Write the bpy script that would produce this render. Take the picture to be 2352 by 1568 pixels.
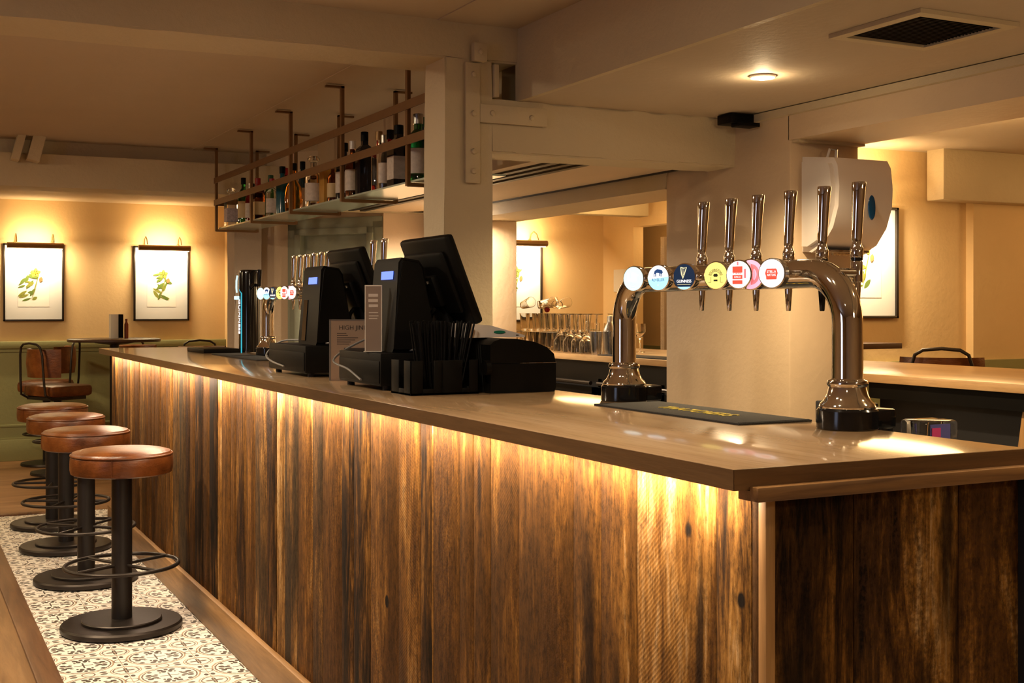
import bpy, bmesh, math, random
from mathutils import Vector, Matrix
random.seed(7)
R = math.radians
PI = math.pi
for o in list(bpy.data.objects): bpy.data.objects.remove(o)
S = bpy.context.scene
C = S.collection

# ---------------------------------------------------------------- camera
cam = bpy.data.cameras.new('camera'); camo = bpy.data.objects.new('camera', cam); C.objects.link(camo)
camo.location = (0, 0, 1.36); camo.rotation_euler = (R(90), 0, -R(26.727))
cam.sensor_width = 36; cam.lens = 36 * 2832 / 2352; cam.shift_y = -76 / 2352
cam.clip_start = .05; cam.clip_end = 60
S.camera = camo
# ---------------------------------------------------------------- world, exposure
W = bpy.data.worlds.new('world'); S.world = W; W.use_nodes = True
W.node_tree.nodes['Background'].inputs[0].default_value = (1, .62, .33, 1)
W.node_tree.nodes['Background'].inputs[1].default_value = .04
S.cycles.caustics_reflective = False
S.view_settings.view_transform = 'Standard'; S.view_settings.look = 'None'
S.view_settings.exposure = 0.12; S.view_settings.gamma = 1; S.view_settings.use_curve_mapping = False
WARM = (1, .66, .28); AMBER = (1, .60, .22); SOFT = (1, .74, .42); NEUT = (1, .80, .55)

def light(name, kind, loc, energy, color, parent=None, **kw):
    l = bpy.data.lights.new(name, kind); l.energy = energy; l.color = color
    rot = kw.pop('rot', (0, 0, 0))
    for k, v in kw.items(): setattr(l, k, v)
    o = bpy.data.objects.new(name, l); C.objects.link(o); o.location = loc; o.rotation_euler = rot
    if parent: o.parent = parent
    return o
# soft pools of light from unseen fill lamps added left of and behind the camera
light('unseen_fill_lamp', 'AREA', (.55, 2.3, 2.43), 15, NEUT, shape='DISK', size=.18)
light('unseen_fill_lamp', 'AREA', (-.5, 5.2, 2.43), 60, NEUT, shape='DISK', size=.18)
light('unseen_fill_lamp', 'AREA', (-1.6, 7.6, 2.25), 16, SOFT, shape='DISK', size=.5, rot=(0, R(-25), 0))
light('unseen_fill_lamp', 'AREA', (-.4, 9.6, 2.2), 40, SOFT, shape='DISK', size=.4)
# added fill for the bar end, then daylight from a window far left
light('unseen_fill_lamp', 'AREA', (2.3, -.9, 2.1), 9, SOFT, shape='DISK', size=.4, rot=(R(42), 0, 0))
light('window_daylight', 'AREA', (-4.2, 1.2, 1.5), 14, (.62, .72, 1), shape='RECTANGLE', size=1.4, size_y=1.2, rot=(0, R(-90), 0))

# ---------------------------------------------------------------- mesh builder
class MB:
    def __init__(s): s.bm = bmesh.new()
    def box(s, a, b, rot=None, piv=None, bev=0):
        a, b = Vector(a), Vector(b)
        vs = [s.bm.verts.new((x, y, z)) for x in (a.x, b.x) for y in (a.y, b.y) for z in (a.z, b.z)]
        fs = [s.bm.faces.new([vs[i] for i in q]) for q in ((0, 1, 3, 2), (4, 6, 7, 5), (0, 4, 5, 1), (2, 3, 7, 6), (0, 2, 6, 4), (1, 5, 7, 3))]
        if bev:
            es = list({e for f in fs for e in f.edges})
            r = bmesh.ops.bevel(s.bm, geom=es, offset=bev, segments=2, profile=.5, affect='EDGES')
            vs = list({v for f in r['faces'] for v in f.verts} | {v for v in vs if v.is_valid})
        if rot is not None:
            piv = Vector(piv) if piv is not None else (a + b) / 2
            for v in vs: v.co = piv + rot @ (v.co - piv)
        return vs
    def ring(s, c, ax, up, r, n, sx=1, sy=1):
        ax = ax.normalized(); x = (up - ax * up.dot(ax)).normalized(); y = ax.cross(x)
        return [s.bm.verts.new(c + x * (r * sx * math.cos(2 * PI * i / n)) + y * (r * sy * math.sin(2 * PI * i / n))) for i in range(n)]
    def skin(s, rings, cap=True, close=False):
        n = len(rings[0])
        m = len(rings)
        for k in range(m if close else m - 1):
            A, B = rings[k], rings[(k + 1) % m]
            for i in range(n):
                s.bm.faces.new((A[i], A[(i + 1) % n], B[(i + 1) % n], B[i]))
        if cap and not close:
            s.bm.faces.new(rings[0][::-1]); s.bm.faces.new(rings[-1])
    def cyl(s, a, b, r, r2=None, n=20):
        a, b = Vector(a), Vector(b); ax = b - a
        up = Vector((0, 0, 1)) if abs(ax.normalized().z) < .9 else Vector((1, 0, 0))
        s.skin([s.ring(a, ax, up, r, n), s.ring(b, ax, up, r if r2 is None else r2, n)])
    def tube(s, pts, r, n=10, close=False, sx=1, sy=1, up0=None):
        pts = [Vector(p) for p in pts]; m = len(pts); rings = []
        up = Vector(up0) if up0 else None
        for i, p in enumerate(pts):
            if close: t = pts[(i + 1) % m] - pts[i - 1]
            else: t = pts[min(i + 1, m - 1)] - pts[max(i - 1, 0)]
            t.normalize()
            if up is None:
                up = Vector((0, 0, 1)) if abs(t.z) < .9 else Vector((1, 0, 0))
            up = (up - t * up.dot(t)).normalized()
            rr = r[i] if isinstance(r, (list, tuple)) else r
            rings.append(s.ring(p, t, up, rr, n, sx, sy))
        s.skin(rings, close=close)
    def lathe(s, prof, c=(0, 0, 0), n=24, sx=1, sy=1, ax=None):
        c = Vector(c); rings = []
        M = Matrix.Identity(3) if ax is None else Vector((0, 0, 1)).rotation_difference(Vector(ax)).to_matrix()
        for r, z in prof:
            rings.append([s.bm.verts.new(c + M @ Vector((max(r, 1e-4) * sx * math.cos(2 * PI * i / n), max(r, 1e-4) * sy * math.sin(2 * PI * i / n), z))) for i in range(n)])
        s.skin(rings)
    def torus(s, c, rad, r, n=40, k=8, ax=(0, 0, 1)):
        M = Vector((0, 0, 1)).rotation_difference(Vector(ax)).to_matrix(); c = Vector(c)
        s.tube([c + M @ Vector((rad * math.cos(2 * PI * i / n), rad * math.sin(2 * PI * i / n), 0)) for i in range(n)], r, k, close=True, up0=M @ Vector((0, 0, 1)))
    def prism(s, poly, d, M=None):
        """poly: list of (x,y) drawn in the XY plane, extruded by d in Z, then mapped by M"""
        M = M or Matrix.Identity(4)
        A = [s.bm.verts.new(M @ Vector((x, y, 0))) for x, y in poly]
        B = [s.bm.verts.new(M @ Vector((x, y, d))) for x, y in poly]
        s.skin([A, B])
    def obj(s, name, mat, parent=None, off=None, sharp=35, smooth=True, fix=True, mesh_only=False):
        bm = s.bm
        if off is not None:
            bmesh.ops.translate(bm, verts=bm.verts, vec=-Vector(off))
        if fix: bmesh.ops.recalc_face_normals(bm, faces=bm.faces)
        if smooth:
            for f in bm.faces: f.smooth = True
            for e in bm.edges:
                if len(e.link_faces) == 2:
                    if e.calc_face_angle(0) > R(sharp): e.smooth = False
        me = bpy.data.meshes.new(name); bm.to_mesh(me); bm.free()
        if mat: me.materials.append(mat)
        o = bpy.data.objects.new(name, me); C.objects.link(o)
        if parent: o.parent = parent
        return o
def thing(name, label, cat, loc=(0, 0, 0), rotz=0, group=None):
    o = bpy.data.objects.new(name, None); C.objects.link(o); o.empty_display_size = .1
    o.location = loc; o.rotation_euler = (0, 0, rotz)
    return tag(o, label, cat, group)
def tag(o, label=None, cat=None, group=None, kind=None):
    if label: o['label'] = label
    if cat: o['category'] = cat
    if group: o['group'] = group
    if kind: o['kind'] = kind
    return o
def kids(o): return [c for c in bpy.data.objects if c.parent == o]
def copy_tree(o, loc=None, rotz=None, label=None, parent=None):
    c = o.copy(); C.objects.link(c)
    if parent: c.parent = parent
    if loc is not None: c.location = loc
    if rotz is not None: c.rotation_euler = (0, 0, rotz)
    if label: c['label'] = label
    for k in kids(o): copy_tree(k, parent=c)
    return c
def struct(name, mb, mat, label=None, **kw):
    o = mb.obj(name, mat, **kw); o['kind'] = 'structure'
    if label: o['label'] = label
    return o
def T(loc, x, y):
    """frame with columns x, y, x×y at loc"""
    x = Vector(x).normalized(); y = Vector(y).normalized(); z = x.cross(y)
    return Matrix(((x.x, y.x, z.x, loc[0]), (x.y, y.y, z.y, loc[1]), (x.z, y.z, z.z, loc[2]), (0, 0, 0, 1)))
def text(name, s, size, M, mat, parent=None, ext=.0004, align='CENTER', squash=1, arc=None):
    """lettering as mesh; M maps its XY plane into place (parent space)"""
    cu = bpy.data.curves.new('t', 'FONT'); cu.body = s; cu.size = size; cu.extrude = ext; cu.align_x = align; cu.align_y = 'CENTER'
    cu.resolution_u = 3
    to = bpy.data.objects.new('t', cu); C.objects.link(to)
    dg = bpy.context.evaluated_depsgraph_get()
    me = bpy.data.meshes.new_from_object(to.evaluated_get(dg)); bpy.data.objects.remove(to)
    for v in me.vertices:
        x, y, z = v.co.x * squash, v.co.y, v.co.z
        if arc:
            a = PI / 2 - x / arc; rr = arc + y; x, y = rr * math.cos(a), rr * math.sin(a)
        v.co = M @ Vector((x, y, z))
    me.name = name; me.materials.clear(); me.materials.append(mat)
    o = bpy.data.objects.new(name, me); C.objects.link(o)
    if parent: o.parent = parent
    return o

# ---------------------------------------------------------------- materials
class NT:
    def __init__(s, name):
        s.m = bpy.data.materials.new(name); s.m.use_nodes = True; s.t = s.m.node_tree; s.n = s.t.nodes
        s.b = s.n['Principled BSDF']
    def node(s, t, **kw):
        n = s.n.new(t)
        for k, v in kw.items(): setattr(n, k, v)
        return n
    def L(s, a, b): s.t.links.new(a, b)
    def setin(s, n, i, v):
        if isinstance(v, bpy.types.NodeSocket): s.L(v, n.inputs[i])
        elif v is not None:
            n.inputs[i].default_value = v
    def math(s, op, a, b=None, c=None, clamp=False):
        n = s.node('ShaderNodeMath', operation=op); n.use_clamp = clamp
        s.setin(n, 0, a); s.setin(n, 1, b)
        if c is not None: s.setin(n, 2, c)
        return n.outputs[0]
    def coord(s, scale=(1, 1, 1), rot=(0, 0, 0), loc=(0, 0, 0)):
        if not hasattr(s, 'tc'): s.tc = s.node('ShaderNodeTexCoord')
        mp = s.node('ShaderNodeMapping'); s.L(s.tc.outputs['Object'], mp.inputs[0])
        mp.inputs['Location'].default_value = loc; mp.inputs['Rotation'].default_value = rot; mp.inputs['Scale'].default_value = scale
        return mp.outputs[0]
    def noise(s, vec, scale=5, det=4, rough=.55, dist=0):
        n = s.node('ShaderNodeTexNoise'); s.L(vec, n.inputs['Vector'])
        n.inputs['Scale'].default_value = scale; n.inputs['Detail'].default_value = det
        n.inputs['Roughness'].default_value = rough; n.inputs['Distortion'].default_value = dist
        return n.outputs['Fac']
    def ramp(s, fac, stops):
        n = s.node('ShaderNodeValToRGB'); s.L(fac, n.inputs[0]); e = n.color_ramp.elements
        while len(e) < len(stops): e.new(.5)
        for i, (p, c) in enumerate(stops):
            e[i].position = p; e[i].color = (c[0], c[1], c[2], 1) if isinstance(c, (tuple, list)) else (c, c, c, 1)
        return n.outputs[0]
    def mix(s, f, a, b, mode='MIX'):
        n = s.node('ShaderNodeMix', data_type='RGBA', blend_type=mode)
        for i, v in ((0, f), (6, a), (7, b)):
            if isinstance(v, tuple): v = (v[0], v[1], v[2], 1)
            s.setin(n, i, v)
        return n.outputs[2]
    def bump(s, h, st=.3, dist=.01):
        n = s.node('ShaderNodeBump'); n.inputs['Strength'].default_value = st; n.inputs['Distance'].default_value = dist
        s.L(h, n.inputs['Height']); s.L(n.outputs[0], s.b.inputs['Normal'])
    def set(s, **kw):
        for k, v in kw.items():
            k = {'color': 'Base Color', 'rough': 'Roughness', 'metal': 'Metallic', 'coat': 'Coat Weight', 'coatr': 'Coat Roughness', 'trans': 'Transmission Weight', 'ior': 'IOR', 'alpha': 'Alpha', 'spec': 'Specular IOR Level', 'emit': 'Emission Color', 'es': 'Emission Strength', 'sheen': 'Sheen Weight'}[k]
            if isinstance(v, bpy.types.NodeSocket): s.L(v, s.b.inputs[k])
            else:
                if isinstance(v, tuple): v = (v[0], v[1], v[2], 1)
                s.b.inputs[k].default_value = v
        return s.m
def plain(name, col, rough=.5, metal=0, var=.12, sc=18, bump=0, **kw):
    t = NT(name); f = t.noise(t.coord(), sc, 3)
    c = t.mix(f, tuple(a * (1 - var) for a in col), tuple(min(1, a * (1 + var)) for a in col))
    t.set(color=c, rough=rough, metal=metal, **kw)
    if bump: t.bump(f, bump, .004)
    return t.m
def paint(name, col, rough=.6, b=.25):
    t = NT(name); v = t.coord()
    f = t.noise(v, 2.2, 5, .6); g = t.noise(v, 34, 4, .6)
    c = t.mix(f, tuple(a * .90 for a in col), tuple(min(1, a * 1.06) for a in col))
    t.set(color=c, rough=rough); t.bump(t.math('ADD', t.math('MULTIPLY', f, 2.), g), b, .006); return t.m
def wood(name, c1, c2, c3, axis='Y', rough=.4, sc=1, coat=0, bmp=.15, streak=22):
    t = NT(name); s = {'X': (.07, 1, 1), 'Y': (1, .07, 1), 'Z': (1, 1, .07)}[axis]
    v = t.coord(scale=tuple(a * sc for a in s))
    f = t.noise(v, streak, 6, .65, .6); g = t.noise(v, 5, 3, .5, 1.5); h = t.noise(v, 90, 3, .7)
    k = t.math('ADD', t.math('MULTIPLY', f, .6), t.math('MULTIPLY', g, .4))
    c = t.ramp(k, [(.36, c1), (.5, c2), (.64, c3)])
    c = t.mix(t.ramp(h, [(.35, .55), (.5, 1.)]), tuple(a * .75 for a in c2), c, 'MIX')
    t.set(color=c, rough=rough, coat=coat, coatr=.10); t.bump(t.math('ADD', f, h), bmp, .002); return t.m
def emis(name, col, st, rough=.4):
    t = NT(name); return t.set(color=tuple(c * .5 for c in col), emit=col, es=st, rough=rough)
def glassm(name, col, rough=.02, ior=1.45):
    t = NT(name); return t.set(color=col, rough=rough, trans=1., ior=ior)

def cladding_mat():
    t = NT('reclaimed_plank_wood')
    at = t.node('ShaderNodeAttribute', attribute_name='plank'); sp = t.node('ShaderNodeSeparateColor'); t.L(at.outputs['Color'], sp.inputs[0])
    r, g, b = sp.outputs
    base = t.coord(scale=(1, 1, .095))
    off = t.node('ShaderNodeVectorMath', operation='MULTIPLY_ADD'); t.L(at.outputs['Color'], off.inputs[0]); off.inputs[1].default_value = (37, 53, 29); t.L(base, off.inputs[2])
    v = off.outputs[0]
    off2 = t.node('ShaderNodeVectorMath', operation='MULTIPLY_ADD'); t.L(at.outputs['Color'], off2.inputs[0]); off2.inputs[1].default_value = (11, 17, 23)
    t.L(t.coord(scale=(1, 1, .3)), off2.inputs[2]); v2 = off2.outputs[0]
    fine = t.noise(v, 110, 6, .75, .3); mid = t.noise(v, 20, 6, .7, 1.1); big = t.noise(v2, 5.5, 3, .5, .8)
    k = t.math('ADD', t.math('ADD', t.math('MULTIPLY', mid, .52), t.math('MULTIPLY', fine, .22)), t.math('MULTIPLY', big, .40))
    k = t.math('ADD', k, t.math('MULTIPLY', t.math('SUBTRACT', r, .5), .13))
    c = t.ramp(k, [(.47, (.010, .005, .002)), (.54, (.060, .025, .005)), (.592, (.17, .074, .013)), (.645, (.34, .165, .036)), (.73, (.62, .41, .20))])
    # weathered grey cast on some planks, rusty on others
    c = t.mix(t.math('MULTIPLY', t.math('GREATER_THAN', g, .62), .20), c, (.20, .135, .07))
    c = t.mix(t.math('MULTIPLY', t.math('LESS_THAN', g, .28), .30), c, (.24, .10, .018))
    # fuzzy rough patches
    fz = t.noise(t.coord(), 120, 2, .6)
    pm = t.ramp(t.noise(v2, 3.2, 2, .5), [(.52, 0.), (.62, 1.)])
    c = t.mix(t.math('MULTIPLY', pm, t.ramp(fz, [(.4, 0.), (.6, .55)])), c, (.07, .03, .012))
    # circular saw marks: arcs across the plank
    cc = t.node('ShaderNodeCombineXYZ'); t.L(t.math('MULTIPLY', t.math('SUBTRACT', g, .5), 1.1), cc.inputs[0]); t.L(t.math('MULTIPLY', t.math('SUBTRACT', b, .5), 1.1), cc.inputs[1])
    sv = t.node('ShaderNodeVectorMath', operation='ADD'); t.L(t.coord(scale=(1, 1, 1)), sv.inputs[0]); t.L(cc.outputs[0], sv.inputs[1])
    wv = t.node('ShaderNodeTexWave', wave_type='BANDS', bands_direction='Z', wave_profile='SIN')
    # slanted coordinate: z + slope*(x+y) + curvature
    sx = t.node('ShaderNodeSeparateXYZ'); t.L(t.coord(), sx.inputs[0])
    h = t.math('ADD', sx.outputs[0], sx.outputs[1])
    slope = t.math('MULTIPLY', t.math('SIGN', t.math('SUBTRACT', t.math('FRACT', t.math('MULTIPLY', b, 7.3)), .5)), t.math('ADD', .8, t.math('MULTIPLY', g, .8)))
    fr = t.math('ADD', sx.outputs[2], t.math('MULTIPLY', h, slope))
    fr = t.math('ADD', fr, t.math('ADD', t.math('MULTIPLY', t.noise(v2, 2.5, 1), .12), t.math('MULTIPLY', t.noise(t.coord(), 40, 2), .005)))
    saw = t.math('SINE', t.math('MULTIPLY', fr, t.math('ADD', 620., t.math('MULTIPLY', g, 240.))))
    saw = t.math('MULTIPLY', t.math('ADD', saw, 1.), .5)
    sm = t.math('MULTIPLY', t.math('GREATER_THAN', b, .42), t.ramp(t.noise(v2, 4., 3, .6), [(.40, 0.), (.52, 1.)]))
    c = t.mix(t.math('MULTIPLY', t.math('MULTIPLY', t.ramp(saw, [(.62, 0.), (.95, 1.)]), sm), t.math('MULTIPLY', t.noise(v2, 9, 3, .7), .55)), c, (.05, .02, .007))
    # knots with a shape of their own
    for kx, ky, kz, rr in ((1.223, 1.754, .98, .0075), (1.223, 1.607, .89, .0095), (1.8, 1.553, .9, .012), (1.223, 3.2, .55, .012)):
        d = t.node('ShaderNodeVectorMath', operation='DISTANCE'); t.L(t.coord(scale=(1, 1, .75)), d.inputs[0]); d.inputs[1].default_value = (kx, ky, kz * .75)
        c = t.mix(t.ramp(d.outputs['Value'], [(rr * 1.0, 1.), (rr * 1.25, 0.)]), c, (.012, .007, .004))
    # long dark stains
    for kx, ky, kz, ry, rz in ((1.223, 1.722, .80, .016, .19), (1.223, 2.10, .70, .03, .28), (1.223, 1.99, .55, .02, .2), (1.223, 2.60, .95, .012, .10), (1.30, 1.553, .6, .06, .35), (1.62, 1.553, .95, .03, .2), (1.56, 1.553, .55, .03, .3)):
        d = t.node('ShaderNodeVectorMath', operation='DISTANCE'); sc_ = (1 / ry, 1 / ry, 1 / rz)
        wob = t.node('ShaderNodeVectorMath', operation='MULTIPLY_ADD'); t.L(t.coord(scale=sc_), wob.inputs[0]); wob.inputs[1].default_value = (1, 1, 1)
        nz = t.math('MULTIPLY', t.math('SUBTRACT', t.noise(v2, 14, 4, .7), .5), 2.2); cx_ = t.node('ShaderNodeCombineXYZ'); t.L(nz, cx_.inputs[0]); t.L(nz, cx_.inputs[1]); t.L(cx_.outputs[0], wob.inputs[2])
        t.L(wob.outputs[0], d.inputs[0]); d.inputs[1].default_value = (kx / ry, ky / ry, kz / rz)
        c = t.mix(t.ramp(d.outputs['Value'], [(.45, .85), (1., 0.)]), c, (.018, .009, .004))
    c = t.mix(1., c, t.ramp(t.noise(t.coord(scale=(1, 1, .45)), 70, 5, .8), [(.34, .42), (.50, .95), (.66, 1.25)]), 'MULTIPLY')
    t.set(color=c, rough=.78, spec=.12)
    hgt = t.math('ADD', t.math('MULTIPLY', fine, .8), t.math('ADD', t.math('MULTIPLY', t.math('MULTIPLY', saw, sm), .22), t.math('MULTIPLY', t.math('MULTIPLY', fz, pm), .8)))
    hgt = t.math('ADD', hgt, t.math('MULTIPLY', mid, 1.))
    t.bump(hgt, .7, .0022)
    return t.m

def tile_mat():
    t = NT('patterned_cement_tile'); sx = t.node('ShaderNodeSeparateXYZ'); t.L(t.coord(loc=(.02, .06, 0)), sx.inputs[0])
    P = .27
    def fold(a, o=0.):
        q = t.math('ADD', t.math('DIVIDE', a, P), o)
        return t.math('ABSOLUTE', t.math('SUBTRACT', t.math('FRACT', q), .5))
    x, y = fold(sx.outputs[0]), fold(sx.outputs[1])           # 0 at tile centre, .5 at the joint
    a = t.math('MAXIMUM', x, y); b = t.math('MINIMUM', x, y)
    cx = t.math('SUBTRACT', .5, x); cy = t.math('SUBTRACT', .5, y)  # from the corner
    ca = t.math('MAXIMUM', cx, cy); cb = t.math('MINIMUM', cx, cy)
    def dist(px, py, qx, qy, ex=1, ey=1):
        dx = t.math('MULTIPLY', t.math('SUBTRACT', px, qx), ex); dy = t.math('MULTIPLY', t.math('SUBTRACT', py, qy), ey)
        return t.math('SQRT', t.math('ADD', t.math('MULTIPLY', dx, dx), t.math('MULTIPLY', dy, dy)))
    def ring(d, r, w): return t.math('LESS_THAN', t.math('ABSOLUTE', t.math('SUBTRACT', d, r)), w)
    def blob(d, r): return t.math('LESS_THAN', d, r)
    wob = t.math('MULTIPLY', t.math('SUBTRACT', t.noise(t.coord(), 60, 2), .5), .03)
    dc = t.math('ADD', dist(x, y, 0., 0.), wob); dk = t.math('ADD', dist(cx, cy, 0., 0.), wob)
    grey = [ring(dc, .365, .012), ring(dk, .17, .010), ring(dist(a, b, .5, 0.), .085, .010)]
    taupe = [ring(dc, .405, .012), ring(dk, .205, .008)]
    dark = [blob(dist(a, b, .20, .045, 1, 1.5), .050), blob(dist(a, b, .27, .085), .042), blob(dist(a, b, .29, .0, 1, 1.4), .040), blob(dist(a, b, .165, .10, 1, 1.6), .028), blob(dist(a, b, .235, .225, 1, 1), .028),
            blob(dist(ca, cb, .30, .045, 1, 1.6), .05), blob(dist(ca, cb, .06, .015, .5, 2.4), .03), t.math('MULTIPLY', t.math('LESS_THAN', b, .012), t.math('LESS_THAN', a, .13))]
    def union(l):
        r = l[0]
        for q in l[1:]: r = t.math('MAXIMUM', r, q)
        return r
    n = t.noise(t.coord(), 9, 4)
    c = t.mix(n, (.80, .74, .66), (.92, .88, .80))
    c = t.mix(union(taupe), c, (.42, .30, .20)); c = t.mix(union(grey), c, (.17, .12, .09)); c = t.mix(union(dark), c, (.085, .07, .055))
    c = t.mix(t.math('GREATER_THAN', a, .494), c, (.40, .32, .24))
    t.set(color=c, rough=.42); return t.m

def leather_mat():
    t = NT('tan_leather'); f = t.noise(t.coord(), 7, 5, .6); g = t.noise(t.coord(), 160, 2); w = t.noise(t.coord(scale=(1, 1, 3)), 14, 4, .6, 1.2)
    c = t.ramp(f, [(.3, (.05, .013, .0025)), (.5, (.13, .036, .006)), (.7, (.22, .072, .015))])
    t.set(color=c, rough=.36, spec=.5); t.bump(t.math('ADD', t.math('MULTIPLY', g, .25), w), .35, .006); return t.m

def steel_mat():
    t = NT('brushed_steel'); f = t.noise(t.coord(scale=(1, 1, .05)), 60, 3)
    return t.set(color=(.55, .52, .48), metal=1., rough=t.ramp(f, [(.3, .2), (.7, .36)]))

M = {}
M['clad'] = cladding_mat(); M['tile'] = tile_mat(); M['leather'] = leather_mat(); M['steel'] = steel_mat()
M['wall'] = paint('cream_wall_paint', (.72, .55, .37)); M['wall2'] = paint('butter_wall_paint', (.76, .54, .28))
M['beam'] = paint('cream_beam_paint', (.62, .51, .34), .55, .5)
M['ceil'] = paint('ceiling_paint', (.56, .45, .33), .7)
M['green'] = paint('sage_green_paint', (.29, .29, .13), .5)
M['door'] = paint('grey_green_door_paint', (.33, .35, .26), .5)
M['pink'] = paint('weathered_plaster', (.45, .36, .28), .8, 1.)
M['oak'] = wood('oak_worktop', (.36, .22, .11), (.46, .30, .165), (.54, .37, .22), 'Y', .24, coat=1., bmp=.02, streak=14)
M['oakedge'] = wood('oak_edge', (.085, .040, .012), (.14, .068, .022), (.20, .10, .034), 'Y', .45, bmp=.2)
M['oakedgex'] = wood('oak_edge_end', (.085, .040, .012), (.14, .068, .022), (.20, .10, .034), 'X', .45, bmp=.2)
M['oakback'] = wood('oak_back_bar', (.40, .22, .09), (.52, .31, .14), (.62, .40, .2), 'Y', .3, coat=.2, bmp=.05)
M['skirt'] = wood('skirting_oak', (.14, .07, .022), (.26, .135, .043), (.40, .22, .085), 'Y', .5)
M['battenx'] = wood('batten_oak', (.10, .04, .012), (.34, .17, .055), (.48, .27, .1), 'X', .5, streak=14)
M['battenz'] = wood('corner_trim_oak', (.30, .15, .05), (.42, .22, .075), (.50, .28, .1), 'Z', .5)
M['floor'] = wood('floor_boards', (.16, .075, .03), (.27, .14, .06), (.36, .20, .09), 'X', .42, bmp=.15)
M['nosing'] = wood('floor_nosing', (.07, .03, .012), (.15, .07, .028), (.22, .11, .045), 'Y', .45)
M['floory'] = wood('platform_boards', (.13, .065, .025), (.23, .125, .05), (.31, .18, .08), 'Y', .42, bmp=.15)
M['iron'] = plain('bronzed_iron', (.045, .036, .030), .42, .75, bump=.1)
M['ironcol'] = plain('dark_iron_column', (.03, .026, .024), .38, .5)  # darker iron of the stool, chair and table columns
M['rust'] = plain('bronze_shelf_steel', (.20, .10, .038), .5, .4)
M['chrome'] = NT('polished_chrome').set(color=(.80, .76, .70), metal=1., rough=.05)
M['black'] = plain('black_plastic', (.004, .0035, .003), .5, spec=.12)
M['blackg'] = plain('gloss_black', (.006, .006, .007), .12)
M['blackr'] = plain('black_rubber', (.014, .013, .013), .75, bump=.6, sc=240)
M['darkcab'] = plain('dark_cabinet_front', (.010, .010, .012), .55)
M['white'] = NT('white_plastic').set(color=(.78, .72, .68), rough=.18, coat=.4)
M['paper'] = plain('paper', (.72, .66, .58), .8, var=.03)
M['papertan'] = plain('kraft_card', (.40, .29, .21), .8, var=.05)
M['ink'] = plain('dark_ink', (.05, .035, .03), .7)
M['inkw'] = plain('pale_print', (.62, .53, .46), .7)
M['lcd'] = emis('blue_lcd', (.13, .24, 1.), 1.3)
M['led'] = emis('warm_led', (1, .62, .26), 14)
M['bulb'] = emis('lamp_glow', (1, .80, .55), 12)
M['brass'] = plain('aged_brass', (.32, .18, .07), .4, .6)
M['frame'] = plain('black_picture_frame', (.02, .014, .011), .35)
M['glass'] = NT('clear_glass').set(color=(1, .98, .95), rough=.01, trans=1., ior=1.45)
M['shelfglass'] = NT('greenish_shelf_glass').set(color=(.72, .84, .74), rough=.15, trans=.6, ior=1.5)
M['blue'] = NT('blue_window').set(color=(.01, .08, .22), rough=.1, coat=.5)

# ---------------------------------------------------------------- setting
H = 1.114            # bar top
CE, CL = 2.457, 2.17  # main ceiling, lowered ceiling
def sbox(name, a, b, mat, label=None, bev=0):
    m = MB(); m.box(a, b, bev=bev); return struct(name, m, mat, label)
sbox('floor', (-5, 8.72, -.06), (9, 13, 0), M['floor'], 'brown timber floor beyond the patterned tiles')
sbox('floor', (.558, -2.5, -.06), (4.6, 8.72, -.002), M['tile'], 'cream cement floor tiles with a dark scroll pattern')
sbox('floor', (-5, -2.5, -.06), (.470, 8.72, .0), M['floory'], 'honey timber floor left of the tiles')
sbox('floor', (4.6, -2.5, -.06), (9, 8.72, .0), M['floor'], 'timber floor of the room behind the bar')
m = MB(); m.box((.470, -2.5, -.05), (.558, 8.72, .012), bev=.006); struct('trim_1', m, M['nosing'], 'dark timber edging strip beside the tiles')
m = MB(); m.box((-5, 8.70, -.04), (1.2, 8.76, .01), bev=.004); struct('trim_2', m, M['nosing'], 'dark timber edging strip at the far end of the tiles')
# ceilings
sbox('ceiling', (-5, -2.5, CE), (1.853, 8.62, CE + .08), M['ceil'], 'main ceiling over the stools')
sbox('ceiling', (1.853, -2.5, CE - .004), (2.9, 8.62, CE + .08), M['ceil'], 'ceiling strip carrying the hanging shelf')
sbox('ceiling', (2.20, -2.5, CL + .0015), (3.26, 4.32, CL + .04), M['ceil'], 'lowered ceiling above the staff side')
sbox('ceiling', (-5, 8.665, 2.335), (3.2, 12, 2.42), M['ceil'], 'low ceiling by the pictures')
sbox('ceiling', (3.24, -2.5, 2.33), (9, 12, 2.42), M['ceil'], 'ceiling of the room behind')
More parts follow.
